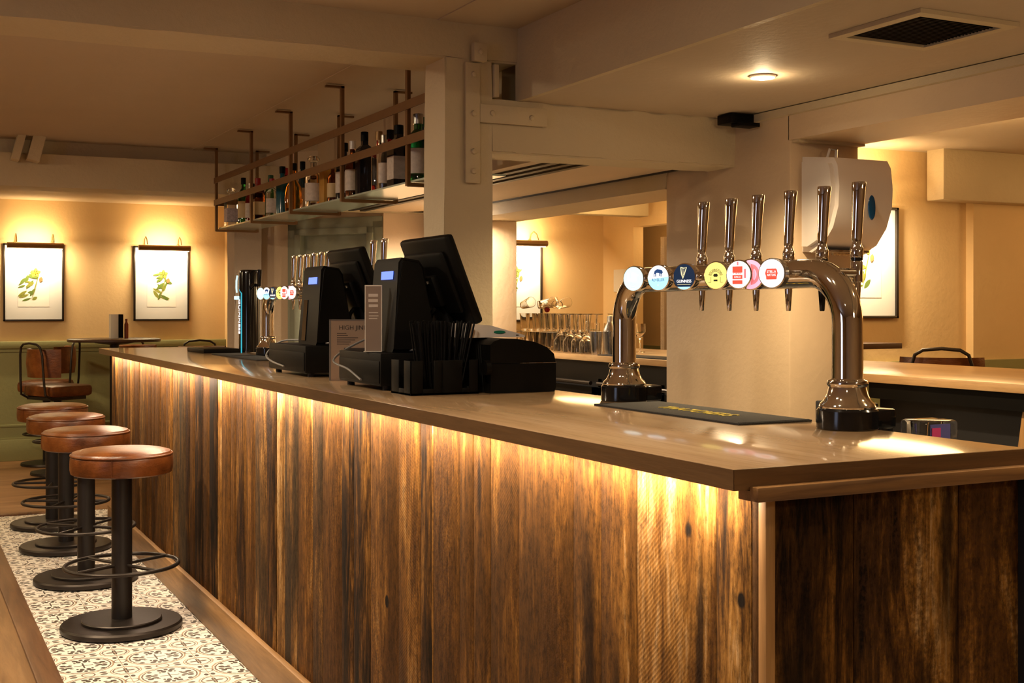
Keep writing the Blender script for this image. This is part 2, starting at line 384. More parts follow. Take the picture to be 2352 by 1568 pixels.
# bulkheads and beams
sbox('trim_3', (2.19, -2.5, CL), (2.215, 4.32, CE), M['beam'], 'dark bulkhead face of the lowered ceiling')
def beam(name, a, b, mat=None, label=None, n=28, amp=.008, axis=0, seed=0):
    """old hand hewn beam: long box with slightly wandering arrises"""
    rnd = random.Random(seed); m = MB(); a = Vector(a); b = Vector(b); rings = []
    oth = [i for i in range(3) if i != axis]
    ph = [rnd.uniform(0, 6) for _ in range(8)]
    for i in range(n + 1):
        t = i / n; L = t * (b[axis] - a[axis]); r = []
        for q, (u, v) in enumerate(((0, 0), (1, 0), (1, 1), (0, 1))):
            p = Vector((0, 0, 0)); p[axis] = a[axis] + L
            w1 = amp * (math.sin(L * 2.3 + ph[q]) * .6 + math.sin(L * 7.1 + ph[q + 4]) * .3 + rnd.uniform(-.25, .25))
            w2 = amp * (math.sin(L * 1.9 + ph[q + 4]) * .6 + rnd.uniform(-.25, .25))
            p[oth[0]] = (a, b)[u][oth[0]] + w1; p[oth[1]] = (a, b)[v][oth[1]] + (w2 if v == 0 else 0)
            r.append(m.bm.verts.new(p))
        rings.append(r)
    m.skin(rings)
    bmesh.ops.bevel(m.bm, geom=[e for e in m.bm.edges if abs((e.verts[0].co - e.verts[1].co)[axis]) > .001 and abs((e.verts[0].co - e.verts[1].co)[axis]) * n > .9 * abs(b[axis] - a[axis])], offset=.008, segments=2, affect='EDGES')
    return struct(name, m, mat or M['beam'], label, sharp=50)
beam('trim_4', (-4, 4.3, 2.31), (2.19, 4.6, CE + .05), label='large cream ceiling beam above the near post', n=60, seed=1)
beam('trim_5', (2.08, 4.3, 1.965), (3.3, 4.5, 2.172), label='cream lintel beam from the near post to the wall', seed=2, amp=.006)
beam('trim_6', (-4, 8.50, 2.145), (3.0, 8.78, 2.36), label='cream ceiling beam at the far end of the bar', n=60, seed=3)
sbox('trim_7', (-4, 8.60, 2.33), (2.9, 8.66, CE + .02), M['beam'], 'recessed fascia above the far beam')
# far ceiling braces
for k, (x, w) in enumerate(((.70, .045), (.79, .075))):
    m = MB(); m.box((x, 8.36, 2.30), (x + w, 8.50, 2.47), rot=Matrix.Rotation(R(14), 3, 'Y')); struct('trim_%d' % (8 + k), m, M['beam'], ('narrow' if k == 0 else 'wide') + ' cream brace leaning against the far beam')
# posts
def post(name, x0, y0, w, d, z1, mat, label, seed):
    beam(name, (x0, y0, 0), (x0 + w, y0 + d, z1), mat, label, n=20, amp=.004, axis=2, seed=seed)
post('trim_10', 1.878, 4.30, .204, .195, 2.315, M['beam'], 'cream structural post behind the registers', 4)
post('trim_11', 2.13, 8.52, .19, .2, 2.16, M['pink'], 'weathered plaster post at the far end of the bar', 5)
# walls of the staff side: pier, headers
pier = MB(); pier.box((3.24, 3.94, 0), (3.60, 4.83, 2.17), bev=.006); struct('wall_pier', pier, M['wall'], 'cream pier between the two serving openings')
pier = MB(); pier.box((3.24, 7.08, 0), (3.60, 7.85, 2.17), bev=.006); struct('wall_pier', pier, M['wall'], 'cream pier left of the far serving opening')
sbox('wall_header', (3.24, -1.5, 2.04), (3.60, 3.95, 2.34), M['wall'], 'header over the near serving opening')
beam('wall_header', (3.235, 4.82, 1.915), (3.60, 7.12, 2.05), label='uneven header beam over the far serving opening', seed=8, amp=.010)
sbox('wall_header', (3.25, 3.9, 2.03), (3.60, 7.8, 2.42), M['beam'])
sbox('trim_12', (3.215, -1.5, 2.138), (3.242, 4.3, 2.168), M['beam'], 'cable trunking strip under the lowered ceiling')
# bulkhead behind hanging shelf
m = MB(); m.box((2.5, 4.6, 2.0), (3.26, 7.8, CE), bev=.004)
struct('wall_bulkhead', m, M['wall'], 'boxed bulkhead behind the hanging shelf')
m = MB()
for k in (2.56, 2.64, 2.72): m.box((k, 4.60, 1.990), (k + .035, 7.6, 2.001))  # dark strips stand in for shaded grooves in the soffit
struct('trim_20', m, M['iron'], 'dark strips standing for grooves under the boxed bulkhead')
m = MB(); m.box((3.222, 4.45, 1.992), (3.236, 7.1, 2.0)); struct('trim_21', m, M['iron'])
beam('trim_13', (2.3, 7.62, 2.0), (3.26, 7.80, 2.12), label='beam end above the lit wall by the door', seed=11, amp=.005)
# wall right of door, door wall (runs at an angle)
sbox('wall_back', (2.94, 7.75, 0), (3.30, 7.9, 2.01), M['wall'])
A0, A1 = Vector((2.94, 7.79, 0)), Vector((2.36, 8.63, 0)); dv = (A1 - A0).normalized(); nv = Vector((-dv.y, dv.x, 0)); nv = nv if nv.x < 0 else -nv
def wbox(m, s0, s1, z0, z1, d0, d1, bev=0):
    """box on the angled wall: s along, d out of it"""
    a = (s0, d0, z0); b = (s1, d1, z1); vs = m.box(a, b, bev=bev)
    for v in vs: v.co = A0 + dv * v.co.x + nv * v.co.y + Vector((0, 0, v.co.z))
m = MB(); wbox(m, .76, 1.06, 0, CE, -.1, 0); wbox(m, 0, .76, 1.95, CE, -.1, 0); wbox(m, -.5, 0, 2.0, CE, -.1, 0); struct('wall_doorway', m, M['wall'], 'angled wall around the grey green door')
m = MB()
for (s0, s1, z0, z1, d) in ((.70, .78, 0, 1.95, .02), (-.02, .06, 0, 1.95, .02), (-.02, .78, 1.90, 1.98, .02), (.66, .71, 0, 1.91, .035), (.05, .10, 0, 1.91, .035), (.05, .71, 1.865, 1.91, .035)):
    wbox(m, s0, s1, z0, z1, -.03, d, .004)
d = struct('door_1', m, M['door'], 'grey green panelled door and its moulded frame')
m = MB(); wbox(m, .08, .68, .01, 1.87, -.06, -.02)
for z0, z1 in ((.15, .85), (1.0, 1.72)): wbox(m, .17, .59, z0, z1, -.03, -.012, .006)
lf = m.obj('door_leaf', M['door'], d)
# far left room
def wains(name, a, b, mat, **k): return sbox(name, a, b, mat, **k)
sbox('wall_far', (-4, 11.85, 1.0), (2.95, 11.95, 2.4), M['wall2'], 'cream far wall with two lit pictures')
m = MB(); m.box((-4, 11.83, 0), (2.95, 11.95, 1.0)); m.box((-4, 11.80, 1.0), (2.95, 11.86, 1.065), bev=.008)
m.box((-4, 11.81, .0), (2.95, 11.85, .19), bev=.004); m.box((-4, 11.815, .19), (2.95, 11.85, .205)); m.box((-4, 11.822, .30), (2.95, 11.85, .325), bev=.004)
m.box((-4, 11.818, .97), (2.95, 11.85, 1.0))
struct('wall_far', m, M['green'], 'sage green wainscot under the two lit pictures')
sbox('wall_side', (2.87, 8.5, 0), (2.95, 11.86, 2.4), M['wall2'])
# room behind
sbox('wall_room', (3.3, 9.5, 1.0), (5.72, 9.6, 2.4), M['wall2'], 'lit cream wall behind the glasses')
sbox('wall_room', (3.3, 9.48, 0), (5.72, 9.6, 1.0), M['green'])
sbox('wall_room', (5.7, 9.0, 1.0), (5.8, 9.6, 2.4), M['wall2'])
sbox('wall_room', (5.69, 9.0, 0), (5.8, 9.6, 1.0), M['green'])
sbox('wall_room', (5.7, 8.0, 2.06), (5.8, 9.0, 2.4), M['wall2'])
sbox('wall_room', (6.6, 7.5, 1.0), (6.7, 11.5, 2.4), M['wall2'], 'shadowed wall beyond the inner doorway')
sbox('wall_room', (6.59, 7.5, 0), (6.7, 11.5, 1.0), M['green'])
sbox('wall_room', (5.2, 5.70, 1.035), (6.12, 5.80, 2.4), M['wall2'], 'cream wall with the near picture, behind the bar')
sbox('wall_room', (6.10, 5.64, 1.035), (9, 5.80, 2.4), M['wall2'])
m = MB(); m.box((5.2, 5.67, 0), (6.10, 5.8, 1.035)); m.box((6.10, 5.61, 0), (9, 5.8, 1.035)); struct('wall_room', m, M['green'], 'sage green wainscot behind the bar')
sbox('wall_room', (5.2, 5.8, 0), (5.3, 7.4, 2.4), M['wall2'])
sbox('wall_room', (8.9, -2, 0), (9, 5.8, 2.4), M['wall2'])
m = MB(); m.box((5.70, 5.50, 2.02), (9, 5.64, 2.34), bev=.01); struct('trim_14', m, M['beam'], 'boxed beam above the wall behind the bar')
m = MB(); m.box((3.6, 8.6, 2.12), (5.60, 8.75, 2.34), bev=.01); struct('trim_15', m, M['beam'])
m = MB(); m.box((5.87, 8.78, 0), (5.95, 8.84, 1.97), bev=.004); struct('trim_17', m, M['pink'], 'pale grey door post in the room behind')

# the rest of the pub room around the camera
sbox('wall_left', (-5.1, -2.6, 0), (-5, 11.95, CE), M['wall'], 'cream wall of the dining room far to the left')
sbox('wall_rear', (-5.1, -2.6, 0), (9, -2.5, CE), M['wall'], 'cream wall behind the camera')
# ---------------------------------------------------------------- ceiling details
def bolt(m, c, ax=(0, -1, 0), r=.012): m.lathe([(r, 0), (r, .004), (r * .8, .009), (r * .3, .012), (0, .012)], c, 8, ax=ax)
st = thing('iron_strap', 'painted T shaped iron strap bolted to post and lintel beam', 'strap', (1.99, 4.3, 2.0))
m = MB(); m.box((1.958, 4.279, 1.84), (2.018, 4.294, 2.30), bev=.002); m.obj('vertical_plate', M['beam'], st, off=st.location)
m = MB(); m.box((2.018, 4.277, 2.075), (2.31, 4.292, 2.145), bev=.002); m.obj('horizontal_plate', M['beam'], st, off=st.location)
for x, z in ((1.99, 2.255), (1.99, 2.105), (1.99, 1.96), (1.99, 1.885), (2.07, 2.112), (2.24, 2.105)):
    m = MB(); bolt(m, (x, 4.279, z)); m.obj('bolt', M['beam'], st, off=st.location)
m = MB(); m.box((1.985, 4.26, 2.305), (2.04, 4.292, 2.375), bev=.004); bolt(m, (2.012, 4.262, 2.34)); tag(m.obj('beam_cleat', M['beam']), 'small painted metal cleat on the large beam above the strap', 'cleat')
m = MB(); m.box((2.084, 4.29, 2.178), (2.105, 4.36, 2.305), bev=.003); struct('trim_18', m, M['beam'])
m = MB(); m.box((3.10, 4.14, 2.128), (3.215, 4.24, 2.168), bev=.003); m.box((3.12, 4.10, 2.112), (3.215, 4.17, 2.128), bev=.002); tag(m.obj('door_contact_bracket', M['black']), 'small dark metal bracket under ceiling beside the lintel beam', 'bracket')
m = MB(); m.box((2.2, 4.46, 2.172), (3.26, 4.6, CE)); m.box((2.195, 4.33, CL + .003), (3.26, 4.5, CL + .01)); struct('trim_19', m, M['beam'], 'dark boxed recess beside the near post')
# air vent
v = thing('ceiling_vent', 'square dark ceiling air vent with pale frame', 'vent', (2.67, 2.66, CL))
X0, X1, Y0, Y1 = 2.48, 2.86, 2.475, 2.84
m = MB()
for a, b in (((X0, Y0), (X1, Y0 + .035)), ((X0, Y1 - .035), (X1, Y1)), ((X0, Y0 + .035), (X0 + .035, Y1 - .035)), ((X1 - .035, Y0 + .035), (X1, Y1 - .035))): m.box((a[0], a[1], CL - .012), (b[0], b[1], CL + .001))
m.obj('frame', M['beam'], v, off=v.location)
m = MB()
for k in range(22):
    y = Y0 + .04 + k * .0132; m.box((X0 + .03, y, CL - .006), (X1 - .03, y + .003, CL + .001))
m.box((X0 + .03, Y0 + .03, CL - .003), (X1 - .03, Y1 - .03, CL - .001)); m.obj('grille', M['black'], v, off=v.location)
# recessed downlights (the one in view, and others out of view that light the bar)
def downlight(x, y, z, e, label, blend=.6, col=SOFT, ang=120):
    t = thing('recessed_downlight', label, 'ceiling light', (x, y, z), group='recessed downlights')
    m = MB(); m.torus((0, 0, -.002), .042, .005, 32, 6); m.obj('ring', M['white'], t)
    m = MB(); m.lathe([(.0, -.013), (.018, -.012), (.030, -.008), (.036, -.003), (.036, .0), (0, .0)], n=24); m.obj('lens', M['bulb'], t)
    light('bulb', 'SPOT', (0, 0, -.020), e, col, t, spot_size=R(ang), spot_blend=blend, shadow_soft_size=.035)
    light('halo', 'POINT', (0, 0, -.035), e * .014, col, t, shadow_soft_size=.02)
downlight(2.717, 3.45, CL, 130, 'lit recessed downlight in the lowered ceiling', ang=138, blend=.7)
for k, (x, y, z, e, l) in enumerate(((2.7, 1.4, CL, 110, 'recessed downlight above the staff side, out of frame'), (.9, 1.9, CE, 40, 'recessed downlight before the near end of the bar'), (.45, 4.9, CE, 100, 'recessed downlight over the timber floor'), (.2, .4, CE, 40, 'recessed downlight left of the bar'))):
    downlight(x, y, z, e, l, ang=140, blend=1, col=NEUT if x < 2 else SOFT)
light('unseen_room_fill', 'POINT', (4.6, 4.4, 2.1), 30, WARM, shadow_soft_size=.35)  # unseen point fills added to brighten the room behind the bar
light('unseen_room_fill', 'POINT', (5.0, 8.0, 2.1), 24, WARM, shadow_soft_size=.35)
light('unseen_room_fill', 'POINT', (7.6, 4.2, 1.9), 30, AMBER, shadow_soft_size=.35)
downlight(3.05, 6.90, 1.984, 120, 'unseen fill downlight added in the bulkhead for the door wall', ang=168, blend=.35, col=NEUT)  # fill for the door wall, added out of view behind the post
light('unseen_room_fill', 'POINT', (6.2, 8.9, 2.0), 12, WARM, shadow_soft_size=.1)  # unseen fill added for the wall beyond the inner doorway

# ---------------------------------------------------------------- the bar
XF, XP, XB, Y0b, Y1b = 1.15, 1.225, 1.788, 1.53, 7.97     # slab front, panel, slab back, near end, far end
bar = thing('bar_counter', 'long bar front clad in reclaimed vertical planks, lit under its top', 'bar counter', (1.5, 4.5, 0))
bo = bar.location
m = MB(); m.box((XP + .012, 1.58, 0), (XB - .03, 7.94, H - .0345)); m.obj('carcass', M['darkcab'], bar, off=bo)
def planks(edges, axis, at, zb, zt, tones):
    m = MB(); lay = m.bm.loops.layers.color.new('plank'); rnd = random.Random(5)
    for i in range(len(edges) - 1):
        p, q = edges[i], edges[i + 1]; dd = rnd.uniform(0, .0035); g = .0007
        col = tones.get(i) or (rnd.random(), rnd.random(), rnd.random())
        before = set(m.bm.faces)
        if axis == 'Y': m.box((at - dd, p + g, zb), (at + .014, q - g, zt), bev=.0012)
        else: m.box((p + g, at - dd, zb), (q - g, at + .014, zt), bev=.0012)
        for f in m.bm.faces:
            if f not in before:
                for l in f.loops: l[lay] = (col[0], col[1], col[2], 1)
    return m
ed = [1.562, 1.58, 1.675, 1.917, 2.045, 2.155, 2.393, 2.542, 2.632, 2.706, 2.871, 2.878, 2.96, 3.111, 3.331, 3.472, 3.579, 3.77]
rn = random.Random(3)
while ed[-1] < 7.80: ed.append(ed[-1] + rn.choice((.075, .10, .12, .14, .16)))
ed.append(7.95)
tn = {0: (.4, .3, .3), 1: (.72, .66, .62), 2: (1.05, .45, .75), 3: (.36, .2, .1), 4: (.5, .25, .3), 5: (.18, .45, .5), 6: (.45, .5, .8), 7: (.5, .4, .9), 8: (.42, .55, .70), 9: (.42, .35, .85), 10: (1.6, .4, .1), 11: (.30, .7, .6), 12: (.62, .5, .75), 13: (.5, .35, .93), 14: (.28, .7, .2), 15: (.6, .8, .3), 16: (.35, .2, .5)}
m = planks(ed, 'Y', XP, .0, H - .034, tn); m.obj('front_cladding', M['clad'], bar, off=None).location = -bo
m = planks([1.243, 1.409, 1.643, 1.83, 2.02], 'X', 1.555, .0, H - .036, {0: (.40, .66, .2), 1: (.85, .7, .1), 2: (.75, .5, .3), 3: (.7, .4, .2)}); m.obj('end_cladding', M['clad'], bar).location = -bo
m = MB(); m.box((XP - .002, 1.545, 0), (XP + .017, 1.566, H - .036), bev=.002); m.obj('corner_trim', M['battenz'], bar, off=bo)
m = MB(); m.box((1.178, 1.507, 1.064), (2.03, 1.528, 1.0865), bev=.002); m.box((1.178, 1.526, 1.064), (2.03, 1.556, 1.0795)); m.obj('end_batten', M['battenx'], bar, off=bo)
m = MB(); m.box((1.20, 1.50, 0), (XP, 7.97, .139), bev=.003); m.obj('skirting_board', M['skirt'], bar, off=bo)
m = MB(); m.box((1.184, 1.60, H - .0385), (1.192, 7.94, H - .0335)); m.obj('led_strip', M['led'], bar, off=bo)
m = MB(); m.box((XB, 1.50, 0), (2.05, 1.60, H - .036)); m.obj('end_return', M['darkcab'], bar, off=bo)
for k in range(4):
    a = 1.60 + k * 1.585
    light('led_light', 'AREA', (1.186, a + .79, H - .040), 9.5, (1, .79, .57), shape='RECTANGLE', size=.012, size_y=1.585, rot=(0, R(-20), 0))
top = thing('bar_worktop', 'long smooth oak bar top with a square edge', 'worktop', (1.46, 4.5, H))
m = MB(); m.box((XF, Y0b, H - .033), (XB, Y1b, H), bev=.0012); s_ = m.obj('slab', M['oak'], top, off=top.location)
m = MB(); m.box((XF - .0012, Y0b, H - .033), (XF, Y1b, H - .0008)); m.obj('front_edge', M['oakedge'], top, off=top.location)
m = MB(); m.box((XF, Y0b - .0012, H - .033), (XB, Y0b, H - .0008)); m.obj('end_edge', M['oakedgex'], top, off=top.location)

# back bar
H2 = 1.09
bb = thing('back_bar_worktop', 'thick pale oak worktop of the back serving counter', 'worktop', (4.05, 5, H2))
m = MB(); m.box((3.60, .8, H2 - .034), (4.51, 8.7, H2), bev=.002); m.obj('slab', M['oakback'], bb, off=bb.location)
bc = thing('back_bar_cabinet', 'dark cabinet front under the near back worktop', 'cabinet', (4.0, 3, 0))
m = MB(); m.box((3.70, .8, 0), (4.45, 3.92, H2 - .035)); m.obj('body', M['darkcab'], bc, off=bc.location)
m = MB(); m.box((3.62, .8, H2 - .10), (3.70, 3.9, H2 - .035)); m.obj('fascia', M['black'], bc, off=bc.location)
for y, zz in ((3.165, .75),):
    m = MB(); m.box((3.64, y, .1), (3.69, y + .04, H2 - .04), rot=Matrix.Rotation(R(9), 3, 'X')); tag(m.obj('bracket', M['battenz'], bc, off=bc.location), 'timber support post')
fr = thing('bottle_cooler', 'black glass fronted bottle cooler under the far back worktop', 'fridge', (3.95, 5.6, 0))
m = MB(); m.box((3.68, 4.85, 0), (4.4, 6.9, .06)); m.box((3.68, 4.85, .9), (4.4, 6.9, H2 - .036)); m.box((4.35, 4.85, .05), (4.4, 6.9, H2 - .036))
for y in (4.85, 5.5, 6.15, 6.85): m.box((3.68, y, .05), (4.4, y + .04, .95))
m.obj('cabinet', M['darkcab'], fr, off=fr.location)
for y in (4.89, 5.54, 6.19):
    m = MB(); m.box((3.655, y, .07), (3.675, y + .61, .12)); m.box((3.655, y, .84), (3.675, y + .61, .90)); m.box((3.655, y, .07), (3.675, y + .035, .9)); m.box((3.655, y + .575, .07), (3.675, y + .61, .9))
    dr = m.obj('door', M['black'], fr, off=fr.location)
    m = MB(); m.cyl((3.64, y + .02, .925), (3.64, y + .59, .925), .012, n=10); m.obj('handle', M['iron'], dr, off=fr.location)
    m = MB(); m.box((3.70, y + .01, .6), (4.34, y + .6, .606)); m.obj('shelf', M['steel'], fr, off=fr.location)

# ---------------------------------------------------------------- beer fonts
def chromebody(prof): return prof
LZ = .320
FACE = {k: emis('badge_' + k, c, s) for k, c, s in (('cyan', (.62, .95, 1.), 1.05), ('white', (1, .97, .98), 1.15), ('skyblue', (.42, .80, 1.), 1.0), ('navy', (.004, .018, .05), .9), ('yellow', (1, .84, .22), .95), ('pink', (1, .50, .66), 1.0), ('rose', (1, .22, .24), .95),
                                               ('red', (.90, .09, .05), .85), ('ink', (.015, .06, .20), .8), ('black', (.02, .018, .01), .5), ('gold', (.95, .85, .50), .9), ('grey', (.62, .72, .76), .9), ('teal', (.03, .35, .45), 1.2))}
def graphic(name, polys, M_, mat, parent, z0=.0, d=.0004):
    m = MB()
    for p in polys: m.prism(p, d, M_ @ Matrix.Translation((0, 0, z0)))
    return m.obj(name, mat, parent, smooth=False)
def ringpoly(m_, r0, r1, a0, a1, n, Mx, z0, d=.0004):
    pts = [(r1 * math.cos(a0 + (a1 - a0) * i / n), r1 * math.sin(a0 + (a1 - a0) * i / n)) for i in range(n + 1)] + [(r0 * math.cos(a1 - (a1 - a0) * i / n), r0 * math.sin(a1 - (a1 - a0) * i / n)) for i in range(n + 1)]
    for i in range(n):
        m_.prism([pts[i], pts[i + 1], pts[2 * n - i], pts[2 * n + 1 - i]], d, Mx @ Matrix.Translation((0, 0, z0)))
def rect(x0, y0, x1, y1): return [(x0, y0), (x1, y0), (x1, y1), (x0, y1)]
def badge(parent, y, x, kind, ang=22, r=.032, name='badge'):
    n = Vector((-math.cos(R(ang)), -math.sin(R(ang)), 0)); c = Vector((x, y, LZ))
    k = (-x - .02) / math.cos(R(ang)); root = c - n * k
    m = MB(); m.cyl(root, c - n * .03, .011, n=12); m.lathe([(.012, -.035), (.020, -.032), (.030, -.022), (r + .001, -.018), (r + .0015, 0), (r - .001, .002)], c, 32, ax=n)
    b = m.obj(name, M['chrome'] if kind != 'stella' else M['steel'], parent)
    side = Vector((0, 0, 1)).cross(n)          # reads left to right for the customer
    F = T(c + n * .0018, side, (0, 0, 1))
    rr = r - .0012; circ = [(rr * math.cos(2 * PI * i / 32), rr * math.sin(2 * PI * i / 32)) for i in range(32)]
    base = {'tern': 'cyan', 'bear': 'white', 'stout': 'navy', 'bee': 'yellow', 'lager': 'white', 'cider': 'pink', 'stella': 'white'}[kind]
    graphic('face', [circ], F, FACE[base], b)
    z = .0006; q = r / .032
    def tx(s, size, px, py, mat, sq=1, arc=None): text('lettering', s, size * q, F @ Matrix.Translation((px * q, py * q, z)), FACE[mat], b, squash=sq, arc=arc)
    if kind == 'tern':
        graphic('emblem', [rect(-.0165, .013, -.013, -.004), rect(-.013, -.006, -.006, -.0035), rect(-.004, .014, -.001, -.005), rect(.001, .014, .0035, -.005), rect(.006, .012, .0085, -.005), rect(.0085, .008, .015, .0095)], F, FACE['white'], b, z)
        graphic('small_print', [rect(-.010, -.0135, .008, -.0123), rect(-.004, -.0168, .004, -.0158), rect(-.006, -.0215, .005, -.0205)], F, FACE['grey'], b, z)
    if kind == 'bear':
        low = [(rr * math.cos(a), rr * math.sin(a)) for a in [PI + .15 + (PI - .05) * i / 20 for i in range(21)]]
        graphic('lower_field', [low], F, FACE['skyblue'], b, .0004)
        graphic('emblem', [[(-.012, .010), (-.010, .017), (-.003, .021), (.005, .020), (.012, .018), (.014, .012), (.010, .009), (.004, .011), (-.004, .012), (-.008, .009)], rect(-.0125, .002, -.0105, .010), rect(-.008, .003, -.006, .010), rect(.003, .004, .005, .011), rect(.0075, .003, .0095, .011)], F, FACE['ink'], b, z)
        tx('REVELLER', .0098, 0, -.0055, 'ink', .9); graphic('small_print', [rect(-.002, -.020, .002, -.016)], F, FACE['grey'], b, .0009)
    if kind == 'stout':
        m = MB(); m.tube([F @ Vector(p) for p in ((-.009, .022, z), (-.007, .006, z), (-.003, -.004, z), (.001, .006, z), (.007, .022, z), (.0, .020, z), (-.009, .022, z))], .0011, 6); m.tube([F @ Vector(p) for p in ((-.004, .02, z), (-.003, .0, z))], .0004, 5); m.tube([F @ Vector(p) for p in ((0, .02, z), (-.0015, .004, z))], .0004, 5); m.obj('harp_emblem', FACE['gold'], b)
        tx('GUINNESS', .0105, 0, -.011, 'white', .86); graphic('rule', [rect(-.018, -.0185, .018, -.0178)], F, FACE['gold'], b, z)
        graphic('lower_field', [[(rr * math.cos(a), rr * math.sin(a)) for a in [R(232) + R(76) * i / 12 for i in range(13)]]], F, FACE['skyblue'], b, .0004)
    if kind == 'bee':
        tx('BODDINGTONS', .0075, 0, -.004, 'black', .82, arc=.0165)
        m = MB(); ringpoly(m, .0118, .0126, R(10), R(170), 14, F @ Matrix.Translation((0, -.003, 0)), z)
        for s in (-1, 1):
            m.prism(rect(s * .0122 - .0004, -.015, s * .0122 + .0004, -.003), .0004, F @ Matrix.Translation((0, 0, z))); m.prism(rect(min(s * .0122, s * .019), -.0158, max(s * .0122, s * .019), -.0149), .0004, F @ Matrix.Translation((0, 0, z)))
        m.prism([(-.004, .004), (.004, .004), (.006, .0), (.004, -.003), (-.004, -.003), (-.006, .0)], .0004, F @ Matrix.Translation((0, 0, z))); m.prism(rect(-.005, -.013, .005, -.009), .0004, F @ Matrix.Translation((0, 0, z)))
        m.obj('emblem', FACE['black'], b, smooth=False)
    if kind == 'lager':
        graphic('label_block', [rect(-.015, .004, .010, .018), rect(-.015, -.010, .010, -.001), rect(-.015, -.021, .010, -.0125)], F, FACE['red'], b, .0004)
        graphic('label_stripe', [rect(.0135, -.008, .019, .012), rect(-.004, .020, .0, .028)], F, FACE['rose'], b, .0004)
        tx('Mahou', .0088, -.0025, .0035, 'red', .85); tx('CINCO', .0058, -.0025, -.0056, 'white', .9)
    if kind == 'cider':
        m = MB(); ringpoly(m, .016, .023, 0, 2 * PI, 36, F, z); m.obj('ring_band', FACE['rose'], b, smooth=False)
    if kind == 'stella':
        graphic('cartouche', [[(-.013, .007), (-.011, .010), (.011, .010), (.013, .007), (.015, .0), (.013, -.006), (.012, -.013), (-.012, -.013), (-.013, -.006), (-.015, 0)]], F, FACE['red'], b, .0004)
        m = MB(); m.tube([F @ Vector(p) for p in ((-.002, .021, z), (.001, .018, z), (.0, .013, z), (.003, .0105, z))], .0005, 5); m.obj('horn_emblem', FACE['grey'], b)
        tx('STELLA', .0078, 0, .0035, 'white', .9); tx('ARTOIS', .0070, 0, -.0038, 'white', .9)
    return b
def tap(parent, y, x=.052, z=LZ, spout_mat='chrome'):
    m = MB(); m.cyl((.0, y, z), (x, y, z), .010, n=12)
    m.lathe([(.009, -.02), (.0125, -.018), (.0125, .022), (.0105, .026)], (x, y, z), 16)
    m.lathe([(.0125, .032), (.0135, .034), (.0135, .052), (.011, .056), (.0095, .062), (.0085, .072)], (x, y, z), 18)
    t = m.obj('tap', M['chrome'], parent)
    m = MB(); m.lathe([(.0125, .026), (.0128, .032)], (x, y, z), 16); m.obj('collar', M['blackg'], t)
    m = MB(); rs = []
    for h, a, b, dx in ((.066, .0095, .0095, 0), (.074, .0115, .0105, 0), (.09, .0118, .011, .001), (.13, .0130, .012, .003), (.17, .0150, .0135, .005), (.186, .0158, .014, .006), (.190, .0150, .0132, .006)):
        rs.append(m.ring(Vector((x + dx, y, z + h)), Vector((0, 0, 1)), Vector((0, 1, 0)), 1, 16, a, b))
    m.skin(rs); m.obj('handle', M['chrome'], t)
    m = MB(); m.lathe([(.0085, -.018), (.0085, -.035), (.0078, -.045), (.0055, -.078), (.0045, -.080)], (x, y, z), 14); m.obj('spout', M[spout_mat], t)
    return t
def flange(m, y=0):
    m.lathe([(.056, .040), (.0575, .046), (.055, .052), (.048, .058), (.042, .070), (.038, .086), (.041, .089), (.042, .094), (.040, .099), (.034, .101), (.032, .103)], (0, y, 0), 40)
def puck(parent, y=0):
    m = MB(); m.lathe([(.060, .0), (.062, .002), (.062, .038), (.059, .042), (.0, .042)], (0, y, 0), 48); m.box((.03, y - .040, 0), (.096, y + .036, .0405), bev=.006)
    return m.obj('base_block', M['blackg'], parent)
def font(label, loc, L=.86, kinds=None, handles=None):
    t = thing('beer_font', label, 'beer tap', loc)
    pts = [(0, 0, .04), (0, 0, .10), (0, 0, .16), (0, 0, .215)]
    for k in range(1, 9): a = R(90) * k / 8; pts.append((0, .105 - .105 * math.cos(a), .215 + .105 * math.sin(a)))
    mid = [(0, L * f, LZ) for f in (.3, .5, .7)]
    far = [(p[0], L - p[1], p[2]) for p in pts[::-1]]
    m = MB(); m.tube(pts + mid + far, .0315, 28, up0=(1, 0, 0)); m.obj('bridge_tube', M['chrome'], t)
    for y in (0, L):
        m = MB(); flange(m, y); m.obj('flange', M['chrome'], t); puck(t, y)
    for k, y in enumerate(handles): tap(t, y, x=.052, spout_mat='blackg' if k == len(handles) - 2 else 'chrome')
    for kind, y, x in kinds: badge(t, y, x, kind, r=.031 if kind != 'cider' else .033)
    return t
FX, FY = 1.748, 1.945
bd = [('tern', 2.619, -.088), ('bear', 2.507, -.088), ('stout', 2.398, -.088), ('bee', 2.274, -.088), ('lager', 2.185, -.092), ('cider', 2.172, -.070), ('stella', 2.077, -.088)]
f1 = font('large chrome bridge beer font with six tall handles nearest the camera', (FX, FY, H), .86, [(k, y - FY, x) for k, y, x in bd], [y - FY for y in (2.525, 2.413, 2.31, 2.194, 2.082, 1.975)])
f2 = copy_tree(f1, (FX, 5.43, H), label='smaller looking chrome bridge beer font beside the far end black tower')
# two handled font behind the near register
t = thing('beer_font', 'chrome font of which two handles rise behind the slim menu', 'beer tap', (FX, 4.81, H))
m = MB(); m.cyl((0, 0, .04), (0, 0, .33), .03, n=24); m.tube([(0, -.11, LZ + .01), (0, .11, LZ + .01)], .028, 20); m.obj('bridge_tube', M['chrome'], t); m = MB(); flange(m); m.obj('flange', M['chrome'], t); puck(t)
tap(t, -.065, z=LZ + .022); tap(t, .065, z=LZ + .022)
